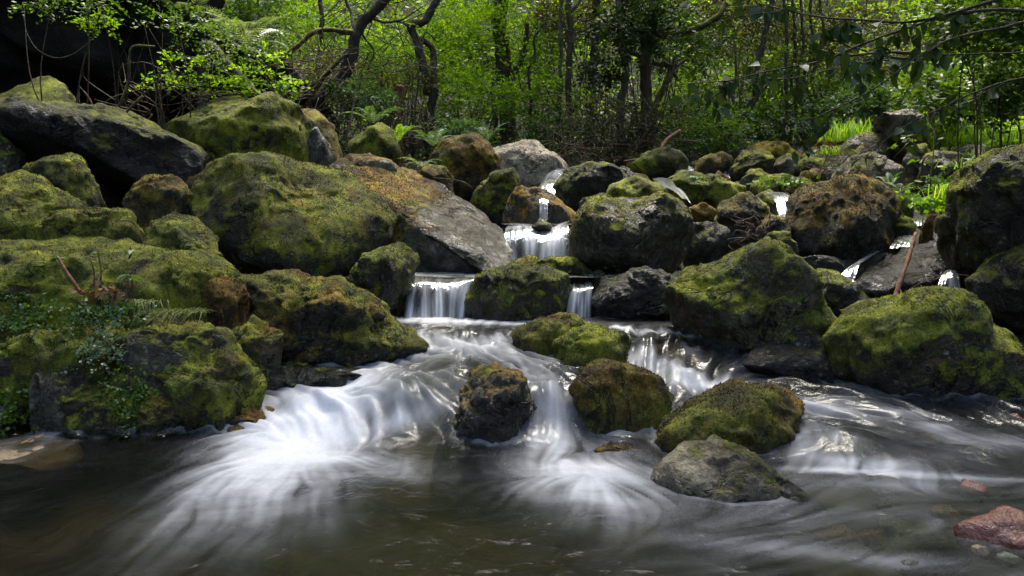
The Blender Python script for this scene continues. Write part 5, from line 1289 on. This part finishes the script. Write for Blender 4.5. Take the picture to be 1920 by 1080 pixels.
stick('tall curving mossy stem rising from the long black boulder', [(216,210,8.2),(232,180,8.2),(240,150,8.2),(242,110,8.2),(250,88,8.2),(290,88,8.3)], .016, .012, M_BARKM, name='vine', cat='vine')
stick('pale thin hanging stem right of the hump backed boulder', [(645,262,9.5),(656,235,9.5),(662,200,9.6),(668,150,9.7),(665,120,9.8)], .010, .006, M_BARKP, name='vine', cat='vine')
stick('thin loop of vine hanging before the dark cliff', [(45,30,9.6),(50,60,9.6),(70,92,9.6),(105,108,9.6),(140,100,9.6),(175,72,9.6)], .005, .004, M_BARKP, name='vine', cat='vine')
stick('pale thin blade of dry grass arching over the small moss stone', [(812,334,8.7),(845,336,8.6),(870,342,8.5),(888,355,8.5)], .005, .003, M_OLIVE, name='dry_stalk', cat='stalk')
stick('fine pale root arching past the fan waterfall', [(1692,553,6.1),(1730,530,6.1),(1780,517,6.1),(1820,518,6.1),(1845,535,6.0)], .004, .003, M_TWIG, name='root', cat='root')
stick('reddish root arching down onto the black fronted boulder', [(1275,245,12.0),(1250,262,11.8),(1235,285,11.6),(1210,297,11.4),(1170,302,11.2)], .03, .015, M_BARKR, name='root', cat='root')
stick('thin standing stem on the right bank beside the long grass', [(1744,358,8.0),(1748,310,8.0),(1752,260,8.1),(1752,205,8.2)], .008, .004, M_TWIG, name='plant_stem', cat='stem')
stick('bent pale root on the right bank', [(1722,335,8.2),(1728,318,8.2),(1732,300,8.2),(1742,290,8.2)], .012, .008, M_TWIG, name='root', cat='root')
def tangle(label, c, rad, n, seed, r0=.008, mat=None, L=.5, name='dead_brush'):
    r = np.random.default_rng(seed); c = P(*c); geo = Geo()
    for i in range(n):
        a = c + r.uniform(-1, 1, 3) * rad; d = unit(r.normal(size=(1, 3)))[0] * [1, .6, .8]
        e = a + d * L * r.uniform(.4, 1.2)
        tube(geo, [a, (a + e) / 2 + r.normal(size=3) * .08, e], r0 * r.uniform(.5, 1.3), r0 * .35, 4, 5)
    tag(link(name, geo.mesh(name, c), mat or M_TWIG, loc=c), label, 'brush', kind='stuff')
tangle('tangle of dead brown twigs at the edge of the wood', (1150, 245, 12.4), (1.0, .5, .45), 170, 111, .008, L=.8)
tangle('dead roots matted above the pale tan boulder', (1060, 285, 11.4), (.35, .3, .22), 60, 112, .008, M_TWIG, L=.5)
tangle('bare twigs tangled below the bent dark tree', (600, 170, 12.0), (.7, .4, .6), 130, 113, .009, L=.9)
tangle('thin bare twigs in front of the dark cliff foot', (310, 185, 9.4), (.55, .2, .18), 60, 114, .007, L=.6)
tangle('bare twigs hanging from the far trees at the upper right', (1500, 90, 13.8), (1.2, .6, .8), 150, 115, .008, M_BARKM, L=1.2)
tangle('matted rootlets on the brown pointed rock', (1415, 430, 7.6), (.12, .08, .10), 30, 116, .004, M_TWIG, L=.18)
tangle('matted rootlets between the far boulders', (1530, 320, 10.4), (.2, .1, .1), 30, 117, .006, M_TWIG, L=.3)
tangle('dead twigs under the brown trees left of centre', (760, 240, 12.2), (.6, .4, .22), 110, 118, .010, M_TWIG, L=.6)
tangle('mossy vines and twigs in the trees left of centre', (690, 60, 12.8), (.8, .5, .8), 120, 119, .008, M_BARK, L=1.3)
tangle('bare twigs between the trunks in the middle of the wood', (1120, 150, 14.2), (1.4, .6, 1.0), 160, 120, .009, M_BARK, L=1.2)
def seedling(label, px, py, D, stemtop, leaves, seed, sz=1.0, smat=None):
    b = P(px, py, D); t = thing('seedling', label, 'seedling', b)
    geo = Geo(); top = P(*stemtop); tube(geo, [b, (b + top) / 2 + [.01, 0, 0], top], .006, .003, 6, 6)
    link('stem', geo.mesh('stem', b), smat or M_BARKR, t)
    r = np.random.default_rng(seed)
    for i in range(leaves):
        o = link('leaf', _lvg[i % 2], None, t, Vector(top - b) + Vector((0, 0, -.02 * (i // 3))))
        o.rotation_euler = (r.uniform(-.5, .3), r.normal() * .3, 6.28 * i / leaves + r.uniform(0, .8)); s = sz * r.uniform(.7, 1.2); o.scale = (s, s, s)
_lvg = [leaf_shape('leaf', .085, .04, 3), leaf_shape('leaf', .07, .034, 4)]
for m in _lvg: m.materials.append(M_FERN)
seedling('broad leaved seedling on the moss terrace, left of the grass', 245, 545, 4.75, (244, 515, 4.75), 6, 131, 1.1)
seedling('thin red stemmed seedling standing on the moss terrace', 188, 540, 4.8, (184, 474, 4.8), 4, 132, .5)
seedling('shorter red stemmed seedling beside the thin one', 176, 535, 4.8, (171, 490, 4.8), 3, 133, .4)
seedling('light green seedling at the back of the moss terrace', 242, 485, 5.1, (244, 462, 5.1), 7, 134, .7)
seedling('leafy seedling at the tip of the bent brown root', 108, 478, 4.95, (106, 480, 4.95), 5, 135, .7)
seedling('tiny seedling high on the huge dome shaped boulder', 598, 408, 6.55, (598, 402, 6.52), 5, 136, .35)
seedling('tiny seedling low on the huge dome shaped boulder', 583, 366, 6.62, (583, 360, 6.6), 4, 137, .3)
stick('bent brown root standing on the moss terrace', [(166,550,4.8),(150,545,4.8),(138,528,4.8),(124,508,4.85),(108,480,4.95)], .013, .007, M_BARKR, name='root', cat='root')
def litter(label, px, py, D, rad, n, seed, leaf, mat, name, kind='stuff', cat='leaves', per=3):
    r = np.random.default_rng(seed); c = P(px, py, D)
    p = c + r.normal(size=(n, 3)) * rad; d = r.normal(size=(n, 3)); d[:, 2] *= .4
    q, f = sprays(p, d, r, per, leaf, .03, .7, .6, .2)
    tag(link(name, mesh_from(name, q - c, f, False), mat, loc=c), label, cat, kind=kind)
litter('curled dead brown leaves at the foot of the seedlings', 205, 548, 4.72, (.07, .03, .02), 40, 141, .04, M_DEAD, 'dead_leaves')
def creeper(label, px, py, D, rad, n, seed, leaf, mat, slope=.6):
    r = np.random.default_rng(seed); c = P(px, py, D)
    o = r.normal(size=(n, 3)) * rad; o[:, 1] += o[:, 2] * slope
    q, f = sprays(c + o, r.normal(size=(n, 3)) * [1, .5, .7], r, 5, leaf, .05, .8, .7, .2)
    tag(link('creeper', mesh_from('creeper', q - c, f, False), mat, loc=c), label, 'creeper')
creeper('dark leafy creeper hanging below the seedlings', 175, 590, 4.62, (.16, .03, .05), 200, 151, .020, M_FERN)
creeper('pale leafy creeper on the brow of the bank', 190, 655, 4.45, (.09, .03, .05), 150, 152, .018, M_SILVER)
creeper('green creeper at the left edge of the bank', 25, 600, 4.7, (.1, .04, .06), 140, 153, .022, M_FERN)
creeper('small leafy plant low on the bank above the pool', 245, 745, 4.32, (.08, .02, .07), 140, 154, .020, M_MID)
creeper('dark plant in the hollow at the left edge of the bank', 20, 765, 4.35, (.06, .03, .07), 90, 155, .026, M_MID)
creeper('small green plants growing on the flat far boulder', 1470, 340, 9.4, (.2, .1, .03), 60, 156, .045, M_MID)
creeper('green plants sprouting right of the glinting stream steps', 1752, 380, 7.9, (.12, .06, .05), 90, 157, .05, M_GRASS)
